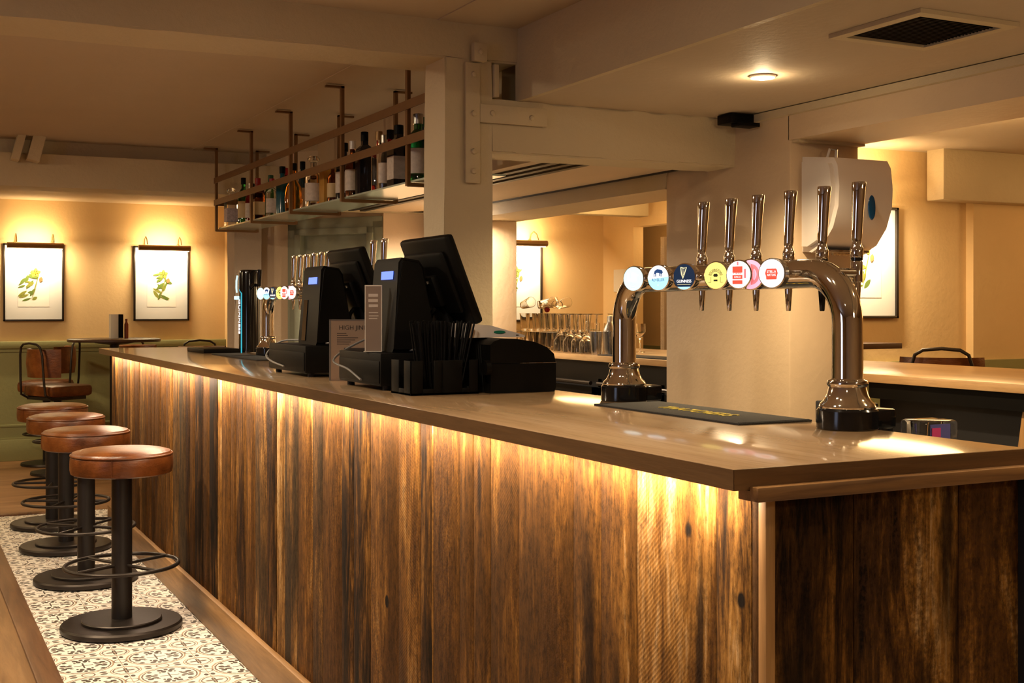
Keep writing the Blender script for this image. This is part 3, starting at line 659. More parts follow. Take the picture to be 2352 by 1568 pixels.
# far black tower
t = thing('beer_tower', 'black lit beer tower with vertical white lettering at far end', 'beer tap', (1.80, 6.86, H))
m = MB(); m.lathe([(.058, .0), (.058, .44), (.055, .455), (.045, .462), (0, .462)], (0, 0, 0), 32, sx=1, sy=1); bd_ = m.obj('body', M['blackg'], t)
m = MB(); m.tube([(-.052, -.028, .0), (-.052, -.028, .33), (-.056, .0, .352)], .0035, 8); m.obj('light_strip', FACE['teal'], t)
m = MB(); m.tube([(-.058, .042, .43), (-.064, .036, .40), (-.064, .038, .36), (-.060, .044, .335)], [.004, .005, .005, .004], 8); m.box((-.075, .0, .295), (-.055, .05, .315), bev=.003); m.obj('lit_emblem', FACE['cyan'], t)
text('lettering', 'GUINNESS', .042, T((-.0605, -.012, .20), (0, 0, -1), (0, -1, 0)), FACE['white'], t, ext=.001)
m = MB(); m.cyl((-.02, -.10, .36), (.0, -.10, .38), .012, n=12); m.tube([(.02, -.14, .37), (.02, -.14, .41), (.022, -.14, .46)], [.008, .012, .013], 12); m.cyl((0, -.05, .375), (.02, -.145, .375), .009, n=10); m.obj('handle', M['blackg'], t)
m = MB(); m.lathe([(.012, 0), (.014, .03), (.010, .05)], (-.04, -.17, 0), 12)
m.bm.free()
tr = MB(); tr.box((1.53, 6.80, H), (1.735, 7.22, H + .022), bev=.004); tag(tr.obj('drip_tray', M['black']), 'flat black drip tray beside the far beer tower', 'drip tray')
tr = MB(); tr.box((1.53, 5.70, H), (1.68, 6.62, H + .006), bev=.002); tag(tr.obj('bar_mat', M['blackr']), 'plain dark bar mat before the far chrome beer font', 'bar mat')
bm_ = thing('bar_mat', 'black rubber bar mat with yellow lettering under the near beer font', 'bar mat', (1.69, 2.40, H))
m = MB(); m.box((-.098, -.30, 0), (.098, .30, .0045), bev=.0012)
for i in range(3): m.box((-.094 + i * .0, -.296, .0045), (.094, -.290, .0055)) if i == 0 else None
m.obj('mat', M['blackr'], bm_)
M['yel'] = plain('yellow_rubber_print', (.80, .62, .05), .6)
text('lettering', 'THATCHERS', .062, T((-.004, -.01, .0055), (0, -1, 0), (1, 0, 0)), M['yel'], bm_, squash=.82)

# ---------------------------------------------------------------- registers
def register(label, loc, rz, dlen):
    t = thing('cash_register', label, 'cash register', loc, rz)
    m = MB(); m.box((0, 0, .014), (.40, dlen, .112), bev=.003); m.box((-.003, .008, .022), (.002, dlen - .008, .088), bev=.001)
    d = m.obj('cash_drawer', M['black'], t)
    for x in (.03, .36):
        for y in (.03, dlen - .03):
            m = MB(); m.cyl((x, y, 0), (x, y, .015), .012, n=12); m.obj('foot', M['blackr'], d)
    # pole display tower: leaning wedge
    m = MB(); prof = [(.048, .113), (.049, .125), (.068, .385), (.078, .400), (.135, .392), (.150, .370), (.185, .16), (.19, .113)]
    m.prism(prof, .225, T((0, .245, 0), (1, 0, 0), (0, 0, 1)))
    bmesh.ops.bevel(m.bm, geom=[e for e in m.bm.edges if abs(e.verts[0].co.y - e.verts[1].co.y) < 1e-4], offset=.009, segments=3, affect='EDGES')
    w = m.obj('display_tower', M['black'], t)
    q = Vector((.019, 0, .26)).normalized(); F = T((.0645 - .0012, .11, .347), (0, -1, 0), q)
    m = MB(); m.prism(rect(-.050, -.0125, .050, .0125), .0012, F); m.obj('lcd_screen', M['lcd'], w)
    m = MB(); m.prism(rect(-.09, -.22, -.045, -.07), .002, F @ Matrix.Translation((0, 0, -.001))); m.obj('card_slot', M['blackg'], w)
    # touch screen leaning back, facing the staff side
    a = R(-21.5); Rm = Matrix.Rotation(a, 4, 'Y')
    S0 = Matrix.Translation((.228, .085, .333)) @ Rm
    m = MB(); vs = m.box((-.016, -.185, -.142), (.016, .185, .142), bev=.011)
    m.box((-.034, -.15, -.10), (-.012, .15, .10), bev=.012); m.box((-.055, -.07, -.07), (-.03, .07, .03), bev=.008)
    bmesh.ops.transform(m.bm, matrix=S0, verts=m.bm.verts); sc = m.obj('touch_screen', M['black'], t)
    m = MB(); m.box((.0162, -.17, -.125), (.0170, .17, .125)); bmesh.ops.transform(m.bm, matrix=S0, verts=m.bm.verts); m.obj('glass_panel', M['blackg'], sc)
    m = MB(); m.box((-.062, -.045, .01), (-.05, .045, .018)); bmesh.ops.transform(m.bm, matrix=S0, verts=m.bm.verts); m.obj('hinge_cover', M['steel'], sc)
    m = MB(); m.tube([(.215, .085, .30), (.235, .085, .24), (.250, .085, .20), (.240, .085, .16), (.235, .085, .12)], [.030, .034, .036, .045, .05], 14, sx=.8, sy=1.3); m.lathe([(.10, .0), (.10, .010), (.085, .026), (.055, .042), (.03, .050), (0, .052)], (.235, .085, .112), 32); m.obj('stand', M['black'], t)
    m = MB(); m.torus((.235, .085, .215), .040, .008, 24, 8, ax=(0, 1, .3)); m.obj('cable_guide', M['black'], t)
    return t
register('black till with blue display, nearer one behind the straws', (1.30, 3.45, H), R(0), .38)
register('black till with blue display, farther one next to far font', (1.318, 4.255, H), R(0), .47)
def cable(label, pts, mat, r=.0035):
    # smooth path
    P = [Vector(p) for p in pts]; out = []
    for i in range(len(P) - 1):
        p0, p1, p2, p3 = P[max(i - 1, 0)], P[i], P[i + 1], P[min(i + 2, len(P) - 1)]
        for k in range(8):
            s = k / 8; out.append(.5 * ((2 * p1) + (-p0 + p2) * s + (2 * p0 - 5 * p1 + 4 * p2 - p3) * s * s + (-p0 + 3 * p1 - 3 * p2 + p3) * s ** 3))
    out.append(P[-1]); m = MB(); m.tube(out, r, 8)
    return tag(m.obj('cable', mat), label, 'cable')
M['cab'] = plain('grey_cable', (.16, .15, .14), .5)
cable('grey cable looping beside the near till', [(1.292, 3.60, H + .026), (1.285, 3.70, H + .055), (1.282, 3.835, H + .075), (1.33, 3.86, H + .11), (1.40, 3.80, H + .153), (1.37, 3.66, H + .15), (1.37, 3.60, H + .125), (1.40, 3.50, H + .118), (1.42, 3.43, H + .125)], M['cab'])
cable('dark cable looping down the front of the far till', [(1.312, 4.50, H + .03), (1.306, 4.66, H + .045), (1.31, 4.73, H + .07), (1.36, 4.70, H + .118), (1.42, 4.56, H + .124), (1.46, 4.40, H + .118), (1.40, 4.27, H + .12), (1.44, 4.24, H + .126)], M['cab'])
# slim menu on the near drawer
t = thing('table_menu', 'slim upright menu card in clear stand on the near till', 'menu', (1.320, 3.565, H + .1135), R(-28))
m = MB(); m.box((-.024, -.0015, 0), (.024, .0015, .200)); m.obj('card', plain('taupe_card', (.26, .185, .14), .7), t)
m = MB(); m.box((-.0265, -.003, 0), (-.024, .003, .203)); m.box((.024, -.003, 0), (.0265, .003, .203)); m.box((-.0265, -.003, .200), (.0265, .003, .204)); m.box((-.028, -.02, 0), (.028, .012, .002)); m.obj('stand', M['paper'], t)
m = MB(); rn = random.Random(4)
for z in (.168, .152, .136): m.box((-.012 + rn.uniform(-.004, 0), -.0022, z), (.014, -.0015, z + .009))
for z in (.118, .108, .100): m.box((-.014, -.0022, z), (.016 - rn.random() * .01, -.0015, z + .003))
m.obj('printed_heading', M['inkw'], t)
# A5 menu card between the tills
t = thing('menu_board', 'tan printed menu board standing between the two tills', 'menu', (1.41, 3.985, H), R(-27))
m = MB(); m.box((-.083, -.003, 0), (.083, .0, .205)); m.obj('card', M['papertan'], t)
m = MB(); m.box((-.0885, -.005, 0), (-.083, .003, .209)); m.box((.083, -.005, 0), (.0885, .003, .209)); m.box((-.0885, -.005, .205), (.0885, .003, .209)); m.box((-.08, .0, 0), (.08, .05, .002)); m.obj('clear_holder', M['cab'], t)
text('lettering', 'HIGH JINKS', .021, T((-.002, -.0035, .180), (1, 0, 0), (0, 0, 1)), M['ink'], t)
m = MB()
for z, a, b in ((.160, -.062, -.03), (.153, -.062, -.025), (.145, -.062, .01), (.138, -.062, 0), (.131, -.062, -.015), (.124, -.062, -.02)): m.box((a, -.0036, z), (b, -.003, z + .002))
for z, a, b in ((.106, -.038, .052), (.0985, -.03, .04)): m.box((a, -.0036, z), (b, -.003, z + .006))
m.obj('small_print', M['ink'], t)
# straw and napkin caddy
t = thing('bar_caddy', 'black compartmented bar caddy holding bunches of straws', 'caddy', (1.41, 3.29, H))
X0, X1, Y0, Y1 = -.108, .104, -.070, .080
m = MB(); m.box((X0, Y0, 0), (X1, Y1, .006))
w = .004
def slotwall(axis, at, a, b, z1, slot):
    """wall with a tall slot in it"""
    c0, c1 = slot
    for p, q, z0, zz in ((a, c0, 0, z1), (c1, b, 0, z1), (c0, c1, 0, .018)):
        if axis == 'x': m.box((p, at, z0), (q, at + w, zz), bev=.001)
        else: m.box((at, p, z0), (at + w, q, zz), bev=.001)
slotwall('x', Y0, X0, -.010, .098, (-.070, -.035)); slotwall('x', Y0, -.010, X1, .098, (.052, .074)); slotwall('x', Y1 - w, X0, X1, .098, (-.02, .02)); slotwall('y', X0, Y0, Y1, .098, (-.02, .02)); slotwall('y', X1 - w, Y0, Y1, .098, (-.02, .02))
m.box((-.012, Y0, 0), (-.008, Y1, .09)); m.obj('tray', M['black'], t)
rn = random.Random(9)
def straws(n, cx, cy, sx, sy, lean, label, hh=.20):
    s = thing('straw_bunch', label, 'straws', (1.41 + cx, 3.29 + cy, H + .007), group='bunches of black straws in the caddy')
    for k in range(n):
        px, py = rn.uniform(-sx, sx), rn.uniform(-sy, sy); m = MB(); h = hh + rn.uniform(-.006, .004); lx = lean + px * .35 + rn.uniform(-.006, .006)
        m.cyl((px, py, 0), (px + lx, py + rn.uniform(-.008, .008), h), .003, n=7); m.obj('straw', M['black'], s)
straws(46, .008, .01, .040, .030, 0, 'dense upright bunch of black straws in the caddy')
straws(14, .062, .01, .014, .03, .038, 'small bunch of black straws leaning right in the caddy')
straws(10, -.045, .0, .010, .03, -.028, 'few black straws leaning left in the caddy')
# rounded black printer with white leaflets
t = thing('receipt_printer', 'large black printer with a rounded lid beside the straw caddy', 'printer', (1.66, 3.325, H))
prof = [(-.115, 0), (.095, 0), (.100, .012), (.100, .085), (-.115, .085)]
m = MB(); m.prism(prof, .24, T((0, .12, 0), (1, 0, 0), (0, 0, 1))); m.obj('body', M['black'], t)
m = MB(); prof = [(-.115, .086), (.100, .086), (.094, .112), (.070, .132), (.03, .148), (-.03, .157), (-.08, .158), (-.105, .150), (-.115, .14)]
m.prism(prof, .236, T((0, .118, 0), (1, 0, 0), (0, 0, 1))); m.obj('lid', M['black'], t)
m = MB(); m.box((-.02, -.1215, .0855), (.101, -.119, .0870)); m.box((.1, -.12, .0855), (.1015, .1, .0875)); m.obj('seam', M['steel'], t)
m = MB(); m.cyl((-.135, -.118, .075), (-.12, -.118, .075), .022, n=16); m.obj('roll_knob', M['black'], t)
for p in ((.085, -.10), (-.10, -.10)):
    m = MB(); m.cyl((p[0], p[1], -.0), (p[0], p[1], .002), .01, n=10); m.obj('foot', M['blackr'], t)
t = thing('leaflet_rack', 'white sloping leaflet holder with a green oval on printer', 'leaflet', (1.64, 3.36, H + .1555))
m = MB(); m.prism([(-.13, .004), (.065, .004), (.065, .010), (-.05, .040), (-.13, .046)], .12, T((0, .06, 0), (1, 0, 0), (0, 0, 1))); m.obj('sheet', M['white'], t)
m = MB(); m.lathe([(.016, 0), (.016, .001)], (-.02, -.0605, .020), 20, sx=1.2, sy=.30, ax=(0, -1, 0)); m.obj('green_oval', plain('green_print', (.0, .19, .11), .5), t)
m = MB(); m.box((.035, -.0612, .009), (.043, -.06, .012)); m.obj('dark_print', M['ink'], t)
# under counter things
m = MB(); m.box((1.80, 1.62, .955), (2.18, 7.4, .985)); m.box((1.80, 1.62, 0), (1.84, 7.4, .955)); tag(m.obj('staff_shelf', M['darkcab']), 'dark under counter shelf on the staff side of the bar', 'shelf')
t = thing('straw_box', 'clear plastic box with a blue and pink label behind bar', 'box', (2.09, 2.06, .985))
m = MB(); m.box((-.05, -.04, 0), (.05, .04, .125), bev=.008); m.obj('box', M['glass'], t)
m = MB(); m.box((-.04, -.0435, .06), (.02, -.0415, .118)); m.obj('label', plain('blue_label', (.10, .10, .32), .4), t)
m = MB(); m.box((-.036, -.0445, .09), (-.01, -.0435, .110)); m.obj('pink_print', plain('pink_print', (.6, .06, .22), .4), t)
m = MB(); m.lathe([(.0, 0), (.028, 0), (.030, .09), (.026, .12), (0, .125)], (2.0, 2.12, .985), 20); tag(m.obj('lidded_pot', M['blackg']), 'glossy dark lidded pot beside the clear plastic box', 'pot')
t = thing('glass_washer', 'small dark glass washer standing before the pier', 'appliance', (3.0, 3.15, 0))
m = MB(); m.box((-.17, -.03, 0), (-.06, .16, 1.045), bev=.006); m.obj('body', M['darkcab'], t)
m = MB(); m.cyl((-.178, -.01, 1.02), (-.178, .12, 1.02), .008, n=10); m.obj('handle', M['steel'], t)

# ---------------------------------------------------------------- bar stools
def stool(label):
    t = thing('bar_stool', label, 'stool', group='round tan leather stools along the bar')
    m = MB(); m.lathe([(0, .0), (.125, .0), (.165, .0), (.165, .040), (.160, .044), (.0, .046)], n=48)
    m.bm.free()
    m = MB(); m.lathe([(.0, .001), (.244, .001), (.25, .006), (.25, .022), (.243, .030), (.0, .032)], n=56); m.obj('base_plate', M['iron'], t)
    m = MB(); m.lathe([(.0, .032), (.165, .032), (.165, .040), (.161, .044), (.0, .045)], n=48); m.obj('base_step', M['iron'], t)
    m = MB(); m.lathe([(.0425, .044), (.0425, .66)], n=32); m.obj('column', M['ironcol'], t)
    m = MB(); m.torus((0, 0, .27), .232, .0085, 56, 10); m.obj('foot_ring', M['iron'], t)
    for k in range(4):
        a = R(28 + 90 * k); m = MB(); m.cyl((.04 * math.cos(a), .04 * math.sin(a), .27), (.230 * math.cos(a), .230 * math.sin(a), .27), .0075, n=10); m.obj('spoke', M['iron'], t)
    m = MB(); m.lathe([(.0, .658), (.195, .658), (.207, .664), (.2105, .68), (.211, .705), (.2095, .730), (.206, .738), (.203, .740)], n=64)
    s = m.obj('seat', M['leather'], t)
    m = MB(); m.lathe([(.203, .738), (.206, .744), (.200, .752), (.17, .760), (.10, .765), (0, .766)], n=64); m.obj('cushion_top', M['leather'], s)
    m = MB(); m.torus((0, 0, .741), .2075, .0042, 64, 8)
    for a in (R(250), R(70)): m.tube([(.2112 * math.cos(a), .2112 * math.sin(a), .667), (.2118 * math.cos(a), .2118 * math.sin(a), .70), (.210 * math.cos(a), .210 * math.sin(a), .738)], .0014, 6)
    m.obj('piping', M['leather'], s)
    return t
s0 = stool('tan leather bar stool nearest the camera on the tiles'); s0.location = (.878, 5.44, 0)
for y, x, l in ((6.47, .872, 'tan leather bar stool second from the camera'), (7.38, .886, 'tan leather bar stool third from the camera'), (8.20, .905, 'tan leather bar stool farthest along, beside the end of the bar')):
    copy_tree(s0, (x, y, 0), R(17 * y), l)

# ---------------------------------------------------------------- high chairs and poseur table
def high_chair(label):
    t = thing('high_chair', label, 'chair', group='high leather chairs with iron frames')
    m = MB(); m.lathe([(.0, .001), (.21, .001), (.215, .006), (.21, .022), (.05, .032), (0, .032)], n=40); m.obj('base_plate', M['iron'], t)
    m = MB(); m.cyl((0, 0, .03), (0, 0, .63), .032, n=20); m.obj('column', M['ironcol'], t)
    m = MB(); m.torus((0, 0, .27), .19, .0085, 40, 8)
    for k in range(4): a = R(45 + 90 * k); m.cyl((.03 * math.cos(a), .03 * math.sin(a), .27), (.19 * math.cos(a), .19 * math.sin(a), .27), .007, n=8)
    m.obj('foot_ring', M['iron'], t)
    m = MB(); vs = m.box((-.19, -.2, .64), (.2, .2, .735), bev=.03); m.obj('seat', M['leather'], t)
    m = MB(); rs = []
    n = 18
    for i in range(n + 1):
        a = R(180 - 62 + 124 * i / n); f = .5 + .5 * math.sin(PI * min(1, max(0, (i + .6) / (n + 1.2))))
        ci, co = Vector((math.cos(a), math.sin(a), 0)), None
        z0, z1 = .80, 1.03
        p = [ci * .205 + Vector((.0, 0, z0 + .01)), ci * .232 + Vector((0, 0, z0)), ci * .245 + Vector((0, 0, (z0 + z1) / 2)), ci * .236 + Vector((0, 0, z1)), ci * .212 + Vector((0, 0, z1 - .008)), ci * .198 + Vector((0, 0, (z0 + z1) / 2))]
        rs.append([m.bm.verts.new(q) for q in p])
    m.skin(rs); m.obj('backrest', M['leather'], t, sharp=60)
    m = MB(); pts = [(.02, -.165, .625), (-.16, -.165, .625), (-.225, -.165, .66), (-.235, -.16, .76), (-.245, -.15, .98), (-.25, -.13, 1.045), (-.255, -.09, 1.07), (-.26, .0, 1.078)]
    pts = pts + [(p[0], -p[1], p[2]) for p in pts[::-1][1:]]
    m.tube(pts, .0095, 10); m.box((-.17, -.17, .615), (.15, .17, .64)); m.obj('frame', M['iron'], t)
    return t
c0 = high_chair('high leather chair seen from behind, nearest of those left of the table'); c0.location = (1.225, 10.75, 0); c0.rotation_euler = (0, 0, R(28))
copy_tree(c0, (1.21, 11.42, 0), R(160), 'high leather chair by the green wall behind the nearest one')
copy_tree(c0, (1.98, 11.38, 0), R(-80), 'high chair by the wall behind the round table, below the right picture')
copy_tree(c0, (2.42, 10.75, 0), R(-95), 'high chair whose frame shows above the bar, right of the table')
c5 = copy_tree(c0, (5.27, 5.10, 0), R(44), 'high leather chair in the room behind the back bar'); c5.scale = (1.06, 1.06, 1.06)
t = thing('poseur_table', 'tall round dark table beyond the far end of the bar', 'table', (1.69, 10.85, 0))
m = MB(); m.lathe([(.0, 1.078), (.372, 1.078), (.380, 1.083), (.380, 1.100), (.372, 1.105), (0, 1.105)], n=48); m.obj('table_top', plain('dark_table_top', (.05, .022, .010), .35), t)
m = MB(); m.lathe([(.038, .03), (.038, 1.05), (.16, 1.068), (.16, 1.078), (0, 1.078)], n=24); m.obj('column', M['ironcol'], t)
m = MB(); m.lathe([(0, .0), (.25, .0), (.25, .02), (.05, .035), (0, .035)], n=40); m.obj('base_plate', M['iron'], t)
t = thing('menu_holder', 'white and black menus standing on the tall round table', 'menu', (1.705, 10.86, 1.105))
m = MB(); m.box((-.05, -.05, 0), (.012, .05, .205), bev=.002); m.obj('white_menu', M['paper'], t)
m = MB(); m.box((.013, -.05, 0.005), (.052, .05, .205), bev=.002); m.obj('black_menu', M['black'], t)
m = MB(); m.lathe([(.0, 0), (.017, 0), (.017, .12), (.008, .14), (.010, .165), (0, .167)], (1.79, 10.86, 1.105), 14); tag(m.obj('sauce_bottle', plain('red_sauce', (.45, .10, .03), .4)), 'small red sauce bottle beside the menus on the tall table', 'bottle')
# wall ledge in the room behind
m = MB(); m.box((4.75, 5.35, 1.128), (5.22, 5.70, 1.160), bev=.003); tag(m.obj('wall_ledge', plain('dark_ledge', (.07, .03, .012), .5)), 'dark drinking ledge below the near picture behind the bar', 'ledge')

# ---------------------------------------------------------------- hanging shelf and bottles
SX0, SX1, SZ = 1.97, 2.25, 1.902
sh = thing('hanging_shelf', 'bronze steel and glass bottle shelf hung from the ceiling', 'shelf', (2.11, 6.4, SZ))
so = sh.location
m = MB(); m.box((SX0 + .014, 4.50, SZ - .004), (SX1 - .012, 8.37, SZ + .004)); m.obj('glass_shelf', M['shelfglass'], sh, off=so)
for z in (2.075, 2.225):
    m = MB(); m.box((SX0 - .014, 4.50, z - .019), (SX0 - .008, 8.385, z + .019)); m.box((SX0 - .014, 8.379, z - .019), (SX1, 8.385, z + .019)) if z < 2.1 else None
    m.obj('front_rail', M['rust'], sh, off=so)
PY = (4.90, 5.76, 6.63, 7.46, 8.37)
for y in PY:
    m = MB(); m.box((SX0 - .008, y - .012, SZ - .02), (SX0 + .008, y + .012, CE - .012)); m.box((SX0 - .085, y - .012, CE - .022), (SX0 + .008, y + .012, CE - .012)); m.obj('front_hanger', M['rust'], sh, off=so)
    m = MB(); m.box((SX1 - .008, y - .012, SZ - .02), (SX1 + .008, y + .012, CE - .012)); m.box((SX1 - .008, y - .012, CE - .022), (SX1 + .085, y + .012, CE - .012)); m.obj('back_hanger', M['rust'], sh, off=so)
    m = MB(); m.box((SX0, y - .011, SZ - .022), (SX1, y + .011, SZ - .006)); m.obj('cross_bar', M['rust'], sh, off=so)
GL = {'clear': M['glass'], 'green': glassm('green_bottle_glass', (.03, .25, .04)), 'amber': glassm('amber_spirit', (.75, .28, .03)), 'brown': glassm('brown_bottle_glass', (.16, .05, .015)),
      'blue': glassm('blue_bottle_glass', (.02, .10, .22)), 'red': glassm('red_bottle_glass', (.35, .01, .015)), 'black': plain('black_bottle', (.012, .012, .016), .08), 'yellow': plain('yellow_carton', (.45, .22, .03), .5), 'purple': plain('maroon_bottle', (.07, .012, .02), .12), 'teal': plain('teal_bottle', (.01, .09, .13), .15)}
LB = {'white': plain('white_label', (.60, .52, .46), .6, sc=60, var=.3), 'cream': plain('cream_label', (.60, .45, .24), .6), 'black': plain('black_label', (.015, .015, .015), .5), 'dots': plain('patterned_label', (.50, .42, .45), .6, sc=70, var=.6), 'gold': plain('gold_label', (.45, .26, .06), .45)}
CP = {'black': M['black'], 'silver': M['steel'], 'gold': M['brass'], 'red': plain('red_cap', (.35, .01, .01), .4), 'green': plain('green_cap', (.01, .09, .04), .4), 'glass': M['glass'], 'white': M['white']}
def bottle(x, y, glass, lab, cap, h, r, shape, label, z=SZ + .0042, name='spirit_bottle', group=None):
    t = thing(name, label, 'bottle', (x, y, z), group=group)
    sq = shape == 'square'
    if shape == 'carton':
        m = MB(); m.box((-r, -r, 0), (r, r, h), bev=.002); m.obj('carton', GL[glass], t)
    else:
        b = {'tall': [(0, 0), (r, .002), (r, h * .62), (r * .8, h * .70), (r * .36, h * .78), (r * .34, h * .93)], 'squat': [(0, 0), (r * 1.1, .002), (r * 1.25, h * .25), (r * 1.1, h * .5), (r * .4, h * .68), (r * .36, h * .90)],
             'square': [(0, 0), (r, .002), (r, h * .68), (r * .9, h * .74), (r * .4, h * .80), (r * .38, h * .90)], 'slim': [(0, 0), (r * .85, .002), (r * .85, h * .58), (r * .5, h * .74), (r * .36, h * .8), (r * .34, h * .93)]}[shape]
        m = MB(); m.lathe(b, n=4 if sq else 20)
        if sq:
            bmesh.ops.rotate(m.bm, verts=m.bm.verts, cent=(0, 0, 0), matrix=Matrix.Rotation(R(45), 3, 'Z')); bmesh.ops.scale(m.bm, vec=(1.25, 1.25, 1), verts=m.bm.verts)
        m.obj('body', GL[glass], t)
    if lab:
        z0, z1 = (.14, .5) if shape != 'carton' else (.2, .6)
        m = MB()
        if sq: q = r * .893; m.box((-q, -q, h * z0), (q, q, h * z1))
        elif shape == 'carton': m.box((-r * 1.01, -r * 1.01, h * z0), (r * 1.01, r * 1.01, h * z1))
        else:
            q = {'squat': 1.26, 'slim': .87}.get(shape, 1.02) * r; m.lathe([(q - .001, h * z0), (q, h * z0), (q, h * z1), (q - .001, h * z1)], n=24)
        m.obj('label', LB[lab], t)
    if cap:
        m = MB(); rr = r * .46
        if cap == 'glass': m.lathe([(rr * .5, h * .92), (rr * 1.4, h * .95), (rr * 1.6, h * 1.0), (rr, h * 1.05), (0, h * 1.06)], n=16)
        else: m.lathe([(rr, h * .86), (rr, h), (rr * .9, h * 1.005), (0, h * 1.005)], n=16)
        m.obj('cap', CP[cap], t)
    return t
BL = [  # u-order along the shelf from the far end
    (8.28, 2.05, 'clear', 'dots', 'glass', .27, .045, 'square', 'patterned clear bottle with round stopper at the far end of the shelf'),
    (8.16, 2.16, 'purple', 'white', 'black', .31, .036, 'tall', 'maroon bottle second from the far end, behind the patterned one'),
    (8.00, 2.06, 'green', 'cream', 'black', .33, .036, 'tall', 'green bottle with cream label in the farthest bay'),
    (7.86, 2.07, 'red', 'white', 'silver', .28, .034, 'tall', 'red bottle with white label in the farthest bay'),
    (7.72, 2.08, 'purple', 'cream', 'red', .30, .040, 'square', 'dark square bottle with large cream label in the farthest bay'),
    (7.60, 2.13, 'green', None, 'green', .31, .037, 'tall', 'plain tall green bottle at the far bay post'),
    (7.52, 2.03, 'brown', 'cream', 'red', .24, .036, 'square', 'short brown bottle with cream label at the far bay post'),
    (7.36, 2.07, 'clear', 'white', 'red', .26, .036, 'tall', 'clear bottle with a red cap'),
    (7.25, 2.12, 'red', 'white', 'red', .32, .040, 'tall', 'dark red bottle with oval white label'),
    (7.10, 2.06, 'teal', None, 'black', .31, .038, 'tall', 'teal blue bottle with a dark cap'),
    (6.96, 2.14, 'blue', 'white', 'black', .33, .034, 'slim', 'slim blue bottle with black cap beside the teal one'),
    (6.84, 2.05, 'amber', None, 'black', .30, .042, 'squat', 'amber squat bottle glowing beside a shelf post'),
    (6.72, 2.13, 'brown', 'gold', 'black', .31, .038, 'tall', 'brown bottle with gold label behind the amber one'),
    (6.50, 2.06, 'clear', 'white', 'glass', .29, .046, 'tall', 'clear decanter bottle with white band and glass stopper'),
    (6.30, 2.08, 'yellow', None, None, .21, .040, 'carton', 'ochre yellow boxed bottle'),
    (6.14, 2.05, 'brown', 'cream', 'gold', .22, .030, 'tall', 'small brown bottle with cream label beside the ochre box'),
    (6.02, 2.07, 'black', 'white', 'black', .32, .044, 'tall', 'black bottle with a broad white lower label'),
    (5.86, 2.06, 'brown', 'white', 'white', .31, .038, 'tall', 'dark brown bottle with pale neck by the middle post'),
    (5.66, 2.05, 'black', None, 'black', .33, .040, 'square', 'plain dark navy square bottle right of the middle post'),
    (5.60, 2.16, 'red', 'black', 'black', .34, .040, 'tall', 'deep red bottle behind the navy square one'),
    (5.49, 2.06, 'clear', None, 'gold', .31, .038, 'tall', 'clear faceted bottle with a gold cap'),
    (5.40, 2.05, 'clear', 'white', 'silver', .28, .030, 'slim', 'slim clear bottle with a narrow white label'),
    (5.26, 2.07, 'black', 'white', 'black', .31, .047, 'square', 'broad black bottle with an ornate white label'),
    (5.16, 2.14, 'blue', None, 'green', .34, .036, 'tall', 'tall dark bottle with a green cap'),
    (5.03, 2.07, 'green', 'white', 'silver', .33, .050, 'tall', 'large bright green bottle with silver cap'),
    (4.83, 2.05, 'black', 'gold', 'black', .30, .032, 'slim', 'slim black bottle in the bay nearest the post'),
    (4.77, 2.15, 'brown', 'cream', 'black', .33, .034, 'slim', 'slim brown bottle in the bay nearest the post'),
    (4.67, 2.06, 'green', 'gold', 'black', .36, .040, 'tall', 'tall green bottle with gold label closest to the post'),
]
for y, x, g, lb_, cp, h, r, shp, lab in BL: bottle(x, y, g, lb_, cp, h * .93, r, shp, lab)

